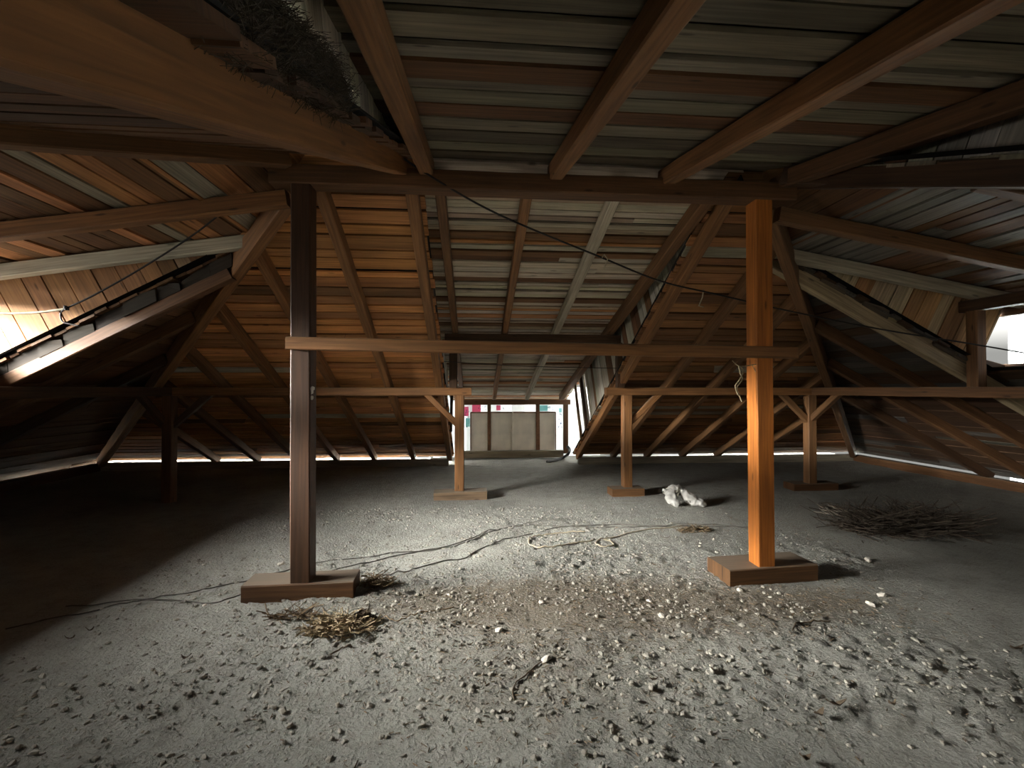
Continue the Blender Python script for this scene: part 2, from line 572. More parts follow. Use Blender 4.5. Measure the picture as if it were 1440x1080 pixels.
T_ORANGE = [(FIR, .46), (TAN, .32), (UMBER, .15), ((.40, .35, .26), .07)]
T_FARR = [((.30, .135, .05), .5), (UMBER, .4), (GREY, .1)]
T_GREYMIX = [((.46, .39, .29), .5), ((.36, .27, .18), .2), (TAN, .18), (UMBER, .12)]
T_GREY = [(AGED, .65), ((0.12, .098, .066), .30), (BROWN, .05)]
T_SIDE = [(TAN, .45), (UMBER, .43), (GREY, .12)]
T_RIGHT = [((.16, .14, .11), .45), (BROWN, .3), (UMBER, .25)]
T_RLOW = [((.07, .06, .048), .4), (DARK, .6)]  # low right boards darkened in colour to stand in for shade

EXT = 5.90          # plan run of the sheathing to the eaves
DX0, DX1 = -0.44, 2.02            # far dormer opening in the far slope
FX0, FX1 = -0.45, 2.55            # near dormer opening in the near slope
LY0, LY1 = 2.15, 4.36             # left dormer opening
RY0, RY1 = 1.55, 4.36             # right dormer opening

# far slope either side of the dormer
roof('roof_far_left', (0, YR, ZS), (1, 0, 0), (0, 1, 0), TM, EXT, lambda s: XL - s - .06, lambda s: DX0, .10, .19, T_ORANGE, gap=.026, rag=.03, lap=.018)
roof('roof_far_right', (0, YR, ZS), (1, 0, 0), (0, 1, 0), TM, EXT, lambda s: DX1, lambda s: XR + s + .06, .10, .19, T_FARR, gap=.026, rag=.03, lap=.018)
roof('roof_far_dormer', (0, YR, ZS), (1, 0, 0), (0, 1, 0), TDB, 7.3, lambda s: DX0 - .12, lambda s: DX1 + .12, .07, .13, T_GREYMIX, gap=.03, lap=.018)
# near slope and its dormer, over the camera
roof('roof_near_left', (0, YR, ZS), (1, 0, 0), (0, -1, 0), TF, 7.2, lambda s: XL - s/HK - .06, lambda s: FX0, .12, .2, [(BROWN, .6), (DARK, .4)], rag=.04)
roof('roof_near_right', (0, YR, ZS), (1, 0, 0), (0, -1, 0), TF, 7.2, lambda s: FX1, lambda s: XR + s/HK + .06, .12, .2, T_GREY, rag=.04)
roof('roof_near_dormer', (0, YR, ZS), (1, 0, 0), (0, -1, 0), TDF, 6.75, lambda s: FX0 - .2, lambda s: FX1 + .2, .10, .24, T_GREY, gap=.042, lap=.02, seg=(7, 9))


# side slopes: full triangle near the hips' top, then beside the dormer, then below its window
def side(sgn, tag_, X0, Y0, Y1, tones, tdz, td, smid, slow, low):
    EXT = 6.12 if sgn < 0 else 5.89
    hz = (sgn, 0, 0)
    ux = (0, 1, 0)
    near = lambda s: YR - s*HK - .06
    far = lambda s: YR + s + .06
    roof('roof_%s_peak' % tag_, (X0, 0, ZS), ux, hz, TM, smid, near, far, .1, .18, tones)
    roof('roof_%s_far' % tag_, (X0, 0, ZS), ux, hz, TM, EXT, lambda s: max(Y1, 0), far, .1, .19, low, start=smid, rag=.05)
    roof('roof_%s_near' % tag_, (X0, 0, ZS), ux, hz, TM, EXT, near, lambda s: Y0, .1, .19, low, start=1.5, rag=.05)
    roof('roof_%s_low' % tag_, (X0, 0, ZS), ux, hz, TM, EXT, lambda s: Y0 - .05, lambda s: Y1 + .02, .1, .19, low, start=slow)
    roof('roof_%s_dormer' % tag_, (X0, 0, tdz + .12), ux, hz, td, slow + .55, lambda s: Y0 - .12, lambda s: Y1 + .14, .10, .2, tones, start=.64, gap=.03, lap=.02)


side(-1, 'left', XL, LY0, LY1, T_SIDE, ZD0, TDL, .72, 2.95, [(BROWN, .6), (UMBER, .4)])
side(1, 'right', XR, RY0, RY1, T_RIGHT, ZD0, TDR, .72, 2.98, T_RLOW)


# ------------------------------------------------------------------ dormer cheeks: boards square to the main slope
def cheek(name, to_world, z_main, t_main, z_dorm, t_dorm, p_start, p_stop, tones, nrm, wmin=.13, wmax=.24, th=.024):
    a = math.atan(t_main)
    ca, sa = math.cos(a), math.sin(a)
    mb = MB()
    nv = Vector(nrm)
    p = p_start
    Lf = lambda q: (z_dorm - z_main + q*(sa - t_dorm*ca)) / (ca + t_dorm*sa)
    P2 = lambda q, l: to_world(q*ca + l*sa, z_main - q*sa + l*ca)
    while p < p_stop:
        w = random.uniform(wmin, wmax)
        q = min(p + w, p_stop) - random.uniform(.003, .014)
        l0, l1 = Lf(p), Lf(q)
        if l1 > .03:
            l0 = max(l0, .02)
            lo = -random.uniform(.0, .04)
            off = nv * random.uniform(0, .008)
            bot = [P2(p, lo) + off, P2(p, l0 + .03) + off, P2(q, l1 + .03) + off, P2(q, lo) + off]
            mb.hexa(bot, [b + nv * th for b in bot], pick(tones))
        p += w
    # felt behind the boards
    off = nv * (th + .02)
    p0 = max(p_start - .1, 0.05)
    pts = [P2(p0, -.1) + off, P2(p_stop - .02, -.1) + off, P2(p_stop - .02, Lf(p_stop) + .03) + off, P2(p0, max(Lf(p0), 0) + .03) + off]
    felt(mb, pts, nv)
    o = mb.build(name, [M_PLANK, M_FELT])
    return tag(o, kind='structure')


T_CHK = [((.31, .15, .058), .6), ((.22, .11, .045), .25), ((.32, .21, .12), .15)]
T_CHR = [((.50, .29, .13), .5), ((.34, .18, .08), .25), ((.50, .38, .24), .25)]  # right cheek boards lightened in colour, standing in for window light
T_CHG = [((.42, .38, .30), .6), ((.50, .46, .38), .25), (UMBER, .15)]
zmt = ZS + .045
cheek('wall_far_dormer_right', lambda s, z: Vector((2.075, YR + s, z)), zmt, TM, ZS, TDB, .12, 5.25, T_CHG, (1, 0, 0), .1, .17)
cheek('wall_far_dormer_left', lambda s, z: Vector((-.50, YR + s, z)), zmt, TM, ZS, TDB, .12, 5.25, T_CHG, (-1, 0, 0), .1, .17)
cheek('wall_near_dormer_left', lambda s, z: Vector((-.525, YR - s, z)), zmt, TF, ZS, TDF, .12, 6.6, [((.74, .69, .55), .85), ((.5, .44, .33), .15)], (-1, 0, 0), .13, .2)
cheek('wall_near_dormer_right', lambda s, z: Vector((2.62, YR - s, z)), zmt, TF, ZS, TDF, .3, 6.6, T_CHG, (1, 0, 0), .13, .2)
cheek('wall_left_dormer_far', lambda s, z: Vector((XL - s, 4.42, z)), zmt, TM, ZD0 + .12, TDL, .75, 3.3, T_CHK, (0, 1, 0))
cheek('wall_left_dormer_near', lambda s, z: Vector((XL - s, 2.1, z)), zmt, TM, ZD0 + .12, TDL, .75, 3.6, T_CHK, (0, -1, 0))
cheek('wall_right_dormer_far', lambda s, z: Vector((XR + s, 4.42, z)), zmt, TM, ZD0 + .12, TDR, .75, 3.32, T_CHR, (0, 1, 0))
cheek('wall_right_dormer_near', lambda s, z: Vector((XR + s, 1.5, z)), zmt, TM, ZD0 + .12, TDR, .75, 3.6, T_CHK, (0, -1, 0))


# ------------------------------------------------------------------ floor
def fh(x, y):
    a = noise.noise((x*.55, y*.55, 3.1)) * .018 + noise.noise((x*2.1, y*2.1, 7.7)) * .010
    b = noise.noise((x*7, y*7, 1.3)) * .006
    return a + b


def fine_h(x, y):
    m = max(0.0, min(1.0, .5 + 1.3*noise.noise((x*.9 + 4, y*.9, 2.2))))
    return (noise.noise((x*17, y*17, .3)) * .015 + noise.noise((x*37, y*37, 6.3)) * .013) * (.25 + m)


def dirt_at(x, y):
    d = 0.0
    d += 1.05 * math.exp(-(((x - .95)/1.5)**2 + ((y - 3.15)/.55)**2))
    d += .8 * math.exp(-(((x - 2.3)/.7)**2 + ((y - 3.1)/.3)**2))
    d += .75 * math.exp(-(((x - .1)/1.1)**2 + ((y - 3.35)/.3)**2))
    d += .55 * math.exp(-(((x - .3)/.9)**2 + ((y - 2.3)/.5)**2))
    d += .5 * math.exp(-(((x - 4.2)/1.2)**2 + ((y - 4.8)/.8)**2))
    return d


def build_floor():
    xs, x = [], -7.6
    while x < 8.4:
        xs.append(x)
        x += .03 if -2.6 < x < 3.4 else .09
    ys, y = [], -4.0
    while y < 10.45:
        ys.append(y)
        y += .12 if y < .6 else (.025 if y < 4.2 else (.05 if y < 7 else .1))
    nx = len(xs)
    vs, ds = [], []
    for y in ys:
        for x in xs:
            z = fh(x, y)
            if -2.7 < x < 3.5 and .5 < y < 6: z += fine_h(x, y)
            vs.append((x, y, z))
            ds.append(dirt_at(x, y))
    fs = [(j*nx+i, j*nx+i+1, (j+1)*nx+i+1, (j+1)*nx+i) for j in range(len(ys)-1) for i in range(nx-1)]
    me = bpy.data.meshes.new('floor')
    me.from_pydata(vs, [], fs)
    at = me.attributes.new('dirt', 'FLOAT', 'POINT')
    at.data.foreach_set('value', ds)
    me.polygons.foreach_set('use_smooth', [True]*len(fs))
    me.materials.append(M_FLOOR)
    o = bpy.data.objects.new('floor', me)
    COL.objects.link(o)
    tag(o, kind='structure')


build_floor()


def on_floor(px, py, lift=0.0):
    p = fp(px, py)
    return Vector((p.x, p.y, fh(p.x, p.y) + lift))


# ------------------------------------------------------------------ main frame
def block(name, corners, z, tone, label):
    """timber pad under a post: plan corners (front-left, front-right, back-right, back-left)"""
    mb = MB()
    c = [Vector(p) for p in corners]
    a = (c[0] + c[3]) / 2; b = (c[1] + c[2]) / 2
    w = ((c[3] - c[0]).length + (c[2] - c[1]).length) / 2
    a.z = b.z = -.02
    timber_mb(mb, a, b, w, z + .02, tone, wob=.004)
    o = mb.build(name, M_TIMBER, origin=tuple((a + b) / 2))
    return tag(o, label, 'timber block', 'timber pads under the posts')


def pad(name, pl, pr, depth, h, tone, label):
    L_, R_ = fp(*pl), fp(*pr)
    d = (R_ - L_).normalized()
    n = Vector((-d.y, d.x, 0))
    return block(name, [L_, R_, R_ + n*depth, L_ + n*depth], h, tone, label)


PADG = 'timber pads under the posts'
pad('timber_pad', (341, 846), (498, 838), .24, .115, BROWN, 'long dusty timber pad under the nearer left post')
pad('timber_pad', (1025, 822), (1148, 813), .30, .115, UMBER, 'timber pad with lit left end under the nearer right post')
pad('timber_pad', (610, 703), (685, 701), .25, .10, (.19, .125, .075), 'dusty brown timber pad under the far post left of the window')
pad('timber_pad', (861, 698), (906, 697), .25, .10, UMBER, 'short brown timber pad under the far post beside the white bundle')
pad('timber_pad', (1116, 690), (1178, 689), .25, .10, BROWN, 'shadowed timber pad under the braced post on the right')

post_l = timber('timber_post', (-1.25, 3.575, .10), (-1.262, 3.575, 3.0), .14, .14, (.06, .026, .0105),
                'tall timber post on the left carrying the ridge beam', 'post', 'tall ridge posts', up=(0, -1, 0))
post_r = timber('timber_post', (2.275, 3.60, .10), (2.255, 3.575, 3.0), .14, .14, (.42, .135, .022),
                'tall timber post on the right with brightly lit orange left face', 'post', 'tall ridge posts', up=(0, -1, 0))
for o in (post_l, post_r):
    pass
timber('timber_post', (-.215, 6.58, .09), (-.215, 6.58, 1.42), .13, .13, ORANGE,
       'short far timber post standing left of the bright window', 'post', 'short purlin posts', up=(0, -1, 0))
timber('timber_post', (2.19, 6.62, .09), (2.19, 6.62, 1.42), .13, .13, ORANGE,
       'short far timber post standing right of the bright window', 'post', 'short purlin posts', up=(0, -1, 0))
timber('timber_post', (5.03, 6.66, .09), (5.03, 6.66, 1.42), .13, .13, UMBER,
       'short post with two raking braces in the dim right corner', 'post', 'short purlin posts', up=(0, -1, 0))
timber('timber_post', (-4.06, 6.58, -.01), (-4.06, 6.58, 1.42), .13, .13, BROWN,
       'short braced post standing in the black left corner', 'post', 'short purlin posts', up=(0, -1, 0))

timber('ridge_beam', (-1.48, 3.50, 2.99), (2.52, 3.50, 2.99), .15, .14, BROWN,
       'heavy dark ridge beam lying across the two tall posts', 'beam')
timber('tie_plank', (-1.345, 3.412, 1.785), (2.51, 3.424, 1.74), .036, .092, ORANGE,
       'long thin tie plank nailed across both tall posts', 'plank', wob=.004)

timber('purlin', (-4.45, 6.52, 1.42), (-.05, 6.52, 1.42), .12, .11, ORANGE,
       'eye level purlin on the left ending beside the bright window', 'purlin', 'purlins on the short posts')
timber('purlin', (1.88, 6.56, 1.42), (5.25, 6.56, 1.42), .12, .11, ORANGE,
       'eye level purlin running right from beside the bright window', 'purlin', 'purlins on the short posts')
timber('purlin', (5.05, 6.5, 1.42), (5.05, 1.2, 1.42), .12, .11, BROWN,
       'dim purlin running below the right window towards the braced post', 'purlin', 'purlins on the short posts')
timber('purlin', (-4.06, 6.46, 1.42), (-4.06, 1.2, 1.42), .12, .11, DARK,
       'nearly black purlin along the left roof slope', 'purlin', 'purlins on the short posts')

# knee braces
BR = 'knee braces under the purlins'
timber('knee_brace', (-.27, 6.53, .98), (-.72, 6.53, 1.42), .09, .08, ORANGE, 'knee brace leaning left from the far post left of the window', 'brace', BR)
timber('knee_brace', (2.25, 6.57, .98), (2.72, 6.57, 1.42), .09, .08, ORANGE, 'knee brace leaning right from the far post by the white bundle', 'brace', BR)
timber('knee_brace', (4.97, 6.6, 1.0), (4.53, 6.57, 1.42), .08, .08, UMBER, 'knee brace on the left side of the dim right corner post', 'brace', BR)
timber('knee_brace', (5.04, 6.58, 1.0), (5.05, 6.02, 1.42), .08, .08, UMBER, 'knee brace on the right side of the dim right corner post', 'brace', BR)
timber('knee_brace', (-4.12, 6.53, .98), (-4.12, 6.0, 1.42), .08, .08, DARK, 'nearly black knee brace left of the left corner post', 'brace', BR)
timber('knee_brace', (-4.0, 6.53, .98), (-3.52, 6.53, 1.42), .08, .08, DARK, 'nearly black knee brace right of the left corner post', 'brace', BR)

# far dormer lintel on stub posts
timber('lintel_beam', (-.42, 6.50, 2.165), (2.18, 6.50, 2.165), .11, .115, DARK, 'dark beam carrying the far dormer rafters behind the tie plank', 'beam')
timber('stub_post', (-.30, 6.50, 1.53), (-.30, 6.50, 2.165), .11, .11, DARK, 'stub post under the left end of the dark far beam', 'post', 'stub posts', up=(0, -1, 0))
timber('stub_post', (2.06, 6.50, 1.53), (2.06, 6.50, 2.165), .11, .11, DARK, 'stub post under the right end of the dark far beam', 'post', 'stub posts', up=(0, -1, 0))
# right dormer lintel
timber('lintel_beam', (5.08, 4.52, 2.30), (5.08, 1.3, 2.30), .11, .115, DARK, 'dark beam above the opening of the right window', 'beam')
timber('stub_post', (5.08, 4.36, 1.53), (5.08, 4.36, 2.30), .11, .11, UMBER, 'stub post at the corner of the bright right window', 'post', 'stub posts', up=(0, -1, 0))


# ------------------------------------------------------------------ rafters
def zfar(s): return ZB - TM * s


RG = 'rafters of the far roof slope'
def far_rafter(x, s0, tone, label, w=.09, h=.125, s1=5.75):
    timber('rafter', (x, YR + s0, ZB - TM*s0), (x, YR + s1, ZB - TM*s1), w, h, tone, label, 'rafter', RG)


far_rafter(-.50, .06, ORANGE, 'edge rafter left of the far dormer, sloping down to the window', .095)
far_rafter(-1.20, .06, ORANGE, 'rafter just right of the left tall post on the far slope')
far_rafter(2.09, .06, ORANGE, 'edge rafter right of the far dormer, reaching down to the window')
for i, (x, n) in enumerate(((-1.95, 'first'), (-2.67, 'second'), (-3.4, 'third'), (-4.15, 'fourth'), (-4.9, 'fifth'))):
    far_rafter(x, XL - x + .02, ORANGE if i < 2 else UMBER, n + ' short rafter left of the left tall post on the far slope')
for i, (x, n) in enumerate(((2.8, 'first'), (3.5, 'second'), (4.25, 'third'), (5.0, 'fourth'), (5.75, 'fifth'))):
    far_rafter(x, x - XR + .02, UMBER, n + ' short rafter right of the right tall post on the far slope')

DG = 'rafters of the far dormer roof'
for x, tone, lab in ((-.28, UMBER, 'leftmost slender rafter of the far dormer roof'),
                     (.42, ORANGE, 'orange middle rafter of the far dormer roof, left of the whitish one'),
                     (1.15, (.40, .34, .25), 'whitish weathered rafter of the far dormer roof'),
                     (1.93, UMBER, 'rightmost rafter of the far dormer roof beside the boarded cheek')):
    timber('rafter', (x, YR + .06, ZB - TDB*.06), (x, YR + 6.72, ZB - TDB*6.72), .08 if x < 1.9 else .11, .125, tone, lab, 'rafter', DG)

NG = 'rafters of the near dormer roof overhead'
for x, tone, lab in ((-.36, ORANGE, 'overhead rafter nearest the bird nest, first from the left'),
                     (.61, ORANGE, 'overhead rafter above the middle of the ridge beam, second from the left'),
                     (1.49, ORANGE, 'overhead rafter running to the upper right corner, third from the left'),
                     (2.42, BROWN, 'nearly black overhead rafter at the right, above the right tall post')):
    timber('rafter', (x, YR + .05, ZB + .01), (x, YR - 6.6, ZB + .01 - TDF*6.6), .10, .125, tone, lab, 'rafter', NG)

FG = 'rafters of the near roof slope'
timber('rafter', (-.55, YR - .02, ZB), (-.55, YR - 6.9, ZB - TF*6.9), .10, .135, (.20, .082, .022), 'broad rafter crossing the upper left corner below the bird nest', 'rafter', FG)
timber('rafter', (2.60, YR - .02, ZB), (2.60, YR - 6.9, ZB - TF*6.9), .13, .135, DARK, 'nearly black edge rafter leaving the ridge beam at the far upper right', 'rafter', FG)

# hips (deeper than the rafters)
HG = 'hip rafters'
hz0 = 3.02
hip_defs = [((-1, 1), 5.7, ORANGE, 'hip rafter falling from the left tall post to the far left corner'),
            ((1, 1), 5.7, UMBER, 'hip rafter falling from the right tall post to the far right corner'),
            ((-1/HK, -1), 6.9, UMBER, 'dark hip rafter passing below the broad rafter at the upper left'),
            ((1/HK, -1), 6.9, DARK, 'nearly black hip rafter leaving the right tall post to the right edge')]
for (dx, dy), run, tone, lab in hip_defs:
    x0 = XL if dx < 0 else XR
    t = TM if dy > 0 else TF
    z0 = hz0 if dy > 0 else 3.13
    timber('hip_rafter', (x0 + dx*.1, YR + dy*.1, z0 - t*.1), (x0 + dx*run, YR + dy*run, z0 - t*run), .10, .2 if dy > 0 else .16, tone, lab, 'rafter', HG)

# side slopes
SGL, SGR = 'rafters of the left roof slope', 'rafters of the right roof slope'
def side_rafter(sgn, y, s0, s1, tone, lab, zoff=0.0, h=.125, w=.09):
    x0 = XL if sgn < 0 else XR
    timber('rafter', (x0 + sgn*s0, y, ZB + zoff - TM*s0), (x0 + sgn*s1, y, ZB + zoff - TM*s1), w, h, tone, lab, 'rafter', SGL if sgn < 0 else SGR)


side_rafter(-1, 4.42, .95, 5.75, BROWN, 'edge rafter below the ragged board ends of the left dormer cheek', -.09, .11)
side_rafter(-1, 5.15, 1.68, 5.75, BROWN, 'dark rafter on the left slope beyond the dormer cheek')
side_rafter(-1, 5.9, 2.43, 5.75, DARK, 'nearly black rafter on the left slope above the corner post')
side_rafter(1, 4.42, .60, 5.75, (.36, .27, .16), 'pale edge rafter below the ragged board ends of the right dormer cheek', -.035, .14)
side_rafter(1, 5.15, 1.68, 5.75, BROWN, 'dark rafter on the right slope just beyond the right dormer cheek')
side_rafter(1, 5.9, 2.43, 5.75, BROWN, 'dark rafter on the right slope running behind the braced corner post')
side_rafter(1, 6.65, 3.2, 5.75, DARK, 'short dark rafter on the right slope beyond the braced corner post')
side_rafter(1, 3.65, 2.85, 5.75, BROWN, 'dark rafter below the right window, nearer of the two')
side_rafter(1, 2.9, 2.85, 5.75, DARK, 'dark rafter at the right edge below the window purlin')

def ragged(sgn, y, s0, s1, zo, h0, h1, tones, lab, seed):
    """row of broken roof board ends standing on an edge rafter"""
    r_ = random.Random(seed)
    x0 = XL if sgn < 0 else XR
    mb = MB()
    s = s0
    while s < s1:
        w = r_.uniform(.16, .30)
        h = r_.uniform(h0, h1); tl = r_.uniform(-.03, .05)
        yo = r_.uniform(-.07, -.03)
        P = lambda q, hh, dy: Vector((x0 + sgn*q, y + yo + dy, ZB + zo - TM*q + hh))
        a, b = s, min(s + w - .006, s1)
        bot = [P(a, -.005, 0), P(b, -.005, 0), P(b, -.005, .02), P(a, -.005, .02)]
        top = [P(a, h - tl, -.02), P(b, h + tl, -.02), P(b, h + tl, .0), P(a, h - tl, .0)]
        mb.hexa(bot, top, pick(tones))
        s += w
    o = mb.build('board_ends', M_PLANK, origin=(x0 + sgn*s0, y, ZB + zo - TM*s0))
    return tag(o, lab, 'broken boards')


ragged(-1, 4.42, .95, 3.1, -.09 + .118, .09, .15, [((.032, .023, .015), 1)], 'dark ragged board ends along the edge rafter of the left dormer', 3)
ragged(1, 4.42, .8, 2.95, -.035 + .145, .01, .07, [((.08, .06, .04), .6), ((.2, .15, .09), .4)], 'ragged board ends along the pale edge rafter of the right dormer', 4)

LG, RG2 = 'rafters of the left dormer roof', 'rafters of the right dormer roof'
def dorm_rafter(sgn, y, s0, s1, tone, lab, w=.09):
    x0 = XL if sgn < 0 else XR
    td = TDL if sgn < 0 else TDR
    timber('rafter', (x0 + sgn*s0, y, ZD0 - td*s0), (x0 + sgn*s1, y, ZD0 - td*s1), w, .115, tone, lab, 'rafter', LG if sgn < 0 else RG2)


dorm_rafter(-1, 4.26, .72, 3.45, (.44, .40, .30), 'whitewashed rafter along the top of the left dormer cheek')
dorm_rafter(-1, 3.52, .12, 3.45, ORANGE, 'brown rafter of the left dormer running to the left tall post')
dorm_rafter(-1, 2.45, .92, 3.45, BROWN, 'dark rafter of the left dormer at the left edge below the hip')
dorm_rafter(1, 4.26, .72, 3.5, (.36, .31, .23), 'greyish rafter along the top of the right dormer cheek')
dorm_rafter(1, 3.52, .12, 3.5, UMBER, 'long rafter of the right dormer running to the right tall post')
dorm_rafter(1, 2.6, .8, 3.5, BROWN, 'dark rafter of the right dormer at the right edge below the hip')

# wall plates at the eaves
PG = 'wall plates along the eaves'
PZ = -.02
timber('wall_plate', (-7.0, 9.22, PZ), (-.52, 9.22, PZ), .14, .155, GREY, 'low timber plate along the eaves left of the window', 'timber plate', PG)
timber('wall_plate', (2.08, 9.22, PZ), (8.05, 9.22, PZ), .14, .155, GREY, 'low timber plate along the eaves right of the window', 'timber plate', PG)
timber('wall_plate', (-6.97, 9.14, PZ), (-6.97, -2.5, PZ), .14, .155, DARK, 'low timber plate along the black left eaves', 'timber plate', PG)
timber('wall_plate', (8.01, 9.14, PZ), (8.01, -2.5, PZ), .14, .155, BROWN, 'low timber plate along the right eaves under the light slits', 'timber plate', PG)

# ------------------------------------------------------------------ far window wall
YW = 10.12
w1 = bpy.data.objects.new('window_1', None); COL.objects.link(w1); w1.location = (.8, YW, 0); tag(w1, kind='structure')
mb = MB(); timber_mb(mb, (-.38, YW, 1.17), (2.1, YW, 1.17), .1, .11, BROWN); mb.build('header', M_TIMBER, w1, origin=(-.38, YW, 1.17))
mb = MB(); timber_mb(mb, (-.25, YW - .05, 0.02), (1.93, YW - .05, .02), .14, .15, (.17, .13, .08)); mb.build('sill', M_TIMBER, w1, origin=(-.25, YW, 0))
mb = MB(); timber_mb(mb, (1.99, YW, .1), (1.99, YW, 1.17), .1, .1, BROWN, up=(0, -1, 0)); mb.build('jamb', M_TIMBER, w1, origin=(1.99, YW, .1))
mb = MB(); timber_mb(mb, (-.33, YW, .0), (-.33, YW, 1.17), .1, .1, BROWN, up=(0, -1, 0)); mb.build('jamb', M_TIMBER, w1, origin=(-.33, YW, 0))

# standing screen of four cream panels
def scr(px): return dp(px, 600, YW + .14).x
sx0, sx1 = scr(662), scr(781)
zt, zb = .98, .14
ps = empty('panel_screen', ((sx0 + sx1)/2, YW + .14, zb), 'brown framed screen of four cream panels standing in the far window', 'screen')
edges = [sx0, scr(688), scr(721), scr(756), sx1]
for i in range(4):
    mb = MB()
    x0, x1 = edges[i] + .01, edges[i+1] - .01
    mb.hexa([(x0, YW+.135, zb), (x1, YW+.135, zb), (x1, YW+.15, zb), (x0, YW+.15, zb)],
            [(x0, YW+.135, zt), (x1, YW+.135, zt), (x1, YW+.15, zt), (x0, YW+.15, zt)])
    mb.build('panel', M_PANEL, ps, origin=(x0, YW+.14, zb))
for i, x in enumerate(edges):
    mb = MB()
    w = (.022, .075, .03, .085, .022)[i]
    timber_mb(mb, (x, YW+.135, zb - .02), (x, YW+.135, zt + (.26 if i in (1, 3) else .02)), w, .035, (1, 1, 1), up=(0, -1, 0))
    mb.build('batten', M_BROWN if i != 2 else M_PANEL, ps, origin=(x, YW+.13, zb))
for z in (zb - .03, zt):
    mb = MB()
    timber_mb(mb, (sx0, YW+.14, z), (sx1, YW+.14, z), .03, .03, (1, 1, 1))
    mb.build('rail', M_BROWN, ps, origin=(sx0, YW+.14, z))

# printed sheet hanging outside the window
YS = YW + .62
bn = empty('printed_sheet', (1.1, YS, -.3), 'bright printed sheet with pink and blue marks hanging outside the far window', 'banner')
def cloth(name, pts, mat):
    """pts: (x, y, z bottom, z top) along the hem"""
    mb = MB()
    for i, (x, y, z0, z1) in enumerate(pts):
        w = .02*math.sin(i*1.7)
        a_, b_ = pts[max(0, i-1)], pts[min(len(pts)-1, i+1)]
        t = Vector((b_[0]-a_[0], b_[1]-a_[1], 0)).normalized()
        n = Vector((-t.y, t.x, 0))
        for d in (0, .005):
            for z in (z0, z1):
                mb.v.append((x + n.x*(w+d), y + n.y*(w+d), z))
    for i in range(len(pts)-1):
        o = i*4
        mb.face((o, o+4, o+5, o+1)); mb.face((o+2, o+3, o+7, o+6)); mb.face((o+1, o+5, o+7, o+3)); mb.face((o, o+2, o+6, o+4))
    return mb.build(name, mat, bn, smooth=False, origin=(1.1, YS, -.3))
zs_ = lambda y: max(-.3, ZS + .12 - TM*(y - YR))
cloth('sheet', [(-.95 + 3.9*i/26, YS, -.3, 1.55) for i in range(27)], M_SHEET)
cloth('left_blocking_sheet', [(-.95 + .01*math.sin(i), 7.6 + (YS - 7.6)*i/20, zs_(7.6 + (YS - 7.6)*i/20), 2.35) for i in range(21)], M_CLOTHSIDE)  # carried round the left side, made opaque and tall to block sky glow
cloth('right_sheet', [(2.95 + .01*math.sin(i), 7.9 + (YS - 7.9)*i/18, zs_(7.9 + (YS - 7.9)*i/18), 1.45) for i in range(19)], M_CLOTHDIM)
def mark(name, mat, rects, one=False):
    if not one:
        for r_ in rects: mark(name, mat, [r_], True)
        return
    mb = MB()
    for (xa, ya, xb, yb) in rects:
        p, q = dp(xa, ya, YS - .05), dp(xb, yb, YS - .05)
        mb.hexa([(p.x, YS-.052, q.z), (q.x, YS-.052, q.z), (q.x, YS-.048, q.z), (p.x, YS-.048, q.z)],
                [(p.x, YS-.052, p.z), (q.x, YS-.052, p.z), (q.x, YS-.048, p.z), (p.x, YS-.048, p.z)])
    mb.build(name, mat, bn, origin=(1.1, YS, -.3))
mark('pink_print', M_PINK, [(664, 569, 676, 579), (698, 570, 704, 577), (653, 572, 659, 585)])
mark('teal_print', M_TEAL, [(756, 570, 770, 578), (655, 588, 661, 600), (786, 574, 790, 580)])
strokes = []
rs = random.Random(4)
for (xa, ya, xb, yb, n) in ((672, 570, 684, 576, 9), (706, 570, 708, 576, 2), (716, 573, 718, 576, 1), (769, 570, 778, 575, 8), (654, 575, 660, 600, 10), (784, 580, 789, 602, 12), (804, 608, 824, 624, 16)):
    for _ in range(n):
        cx, cy = rs.uniform(xa, xb), rs.uniform(ya, yb)
        if rs.random() < .5:
            strokes.append((cx, cy, cx + rs.uniform(1.2, 3), cy + .7))
        else:
            strokes.append((cx, cy, cx + .7, cy + rs.uniform(1.2, 3.2)))
mark('lettering', M_INK, strokes, True)

# cheek battens and pale panel near the window
def chk_pt(x, q, l):
    a = math.atan(TM)
    return Vector((x, YR + q*math.cos(a) + l*math.sin(a), zmt - q*math.sin(a) + l*math.cos(a)))
BG = 'raking battens of the far dormer cheek'
def chk_len(q):
    a = math.atan(TM); ca, sa = math.cos(a), math.sin(a)
    return (ZS - zmt + q*(sa - TDB*ca))/(ca + TDB*sa)
for q, tone, lab, w in ((5.28, DARK, 'dark raking batten edging the boarded right cheek of the far dormer', .07),
                        (5.78, (.34, .22, .11), 'light raking batten at the bright gap beside the far window', .06)):
    timber('raking_batten', chk_pt(2.03, q, -.04), chk_pt(2.03, q, chk_len(q) - .02), w, .05, tone, lab, 'batten', BG, up=(-1, 0, 0))
mb = MB()
q0, q1 = 5.33, 5.74
bot = [chk_pt(2.075, q0, -.02), chk_pt(2.075, q0, chk_len(q0) - .02), chk_pt(2.075, q1, chk_len(q1) - .02), chk_pt(2.075, q1, -.02)]
mb.hexa(bot, [b + Vector((.02, 0, 0)) for b in bot], (.5, .44, .34))
pp = mb.build('pale_panel', M_PLANK, origin=tuple(bot[0]))
tag(pp, 'pale panel with faint dark scribbles between the raking battens', 'panel')
mb = MB()
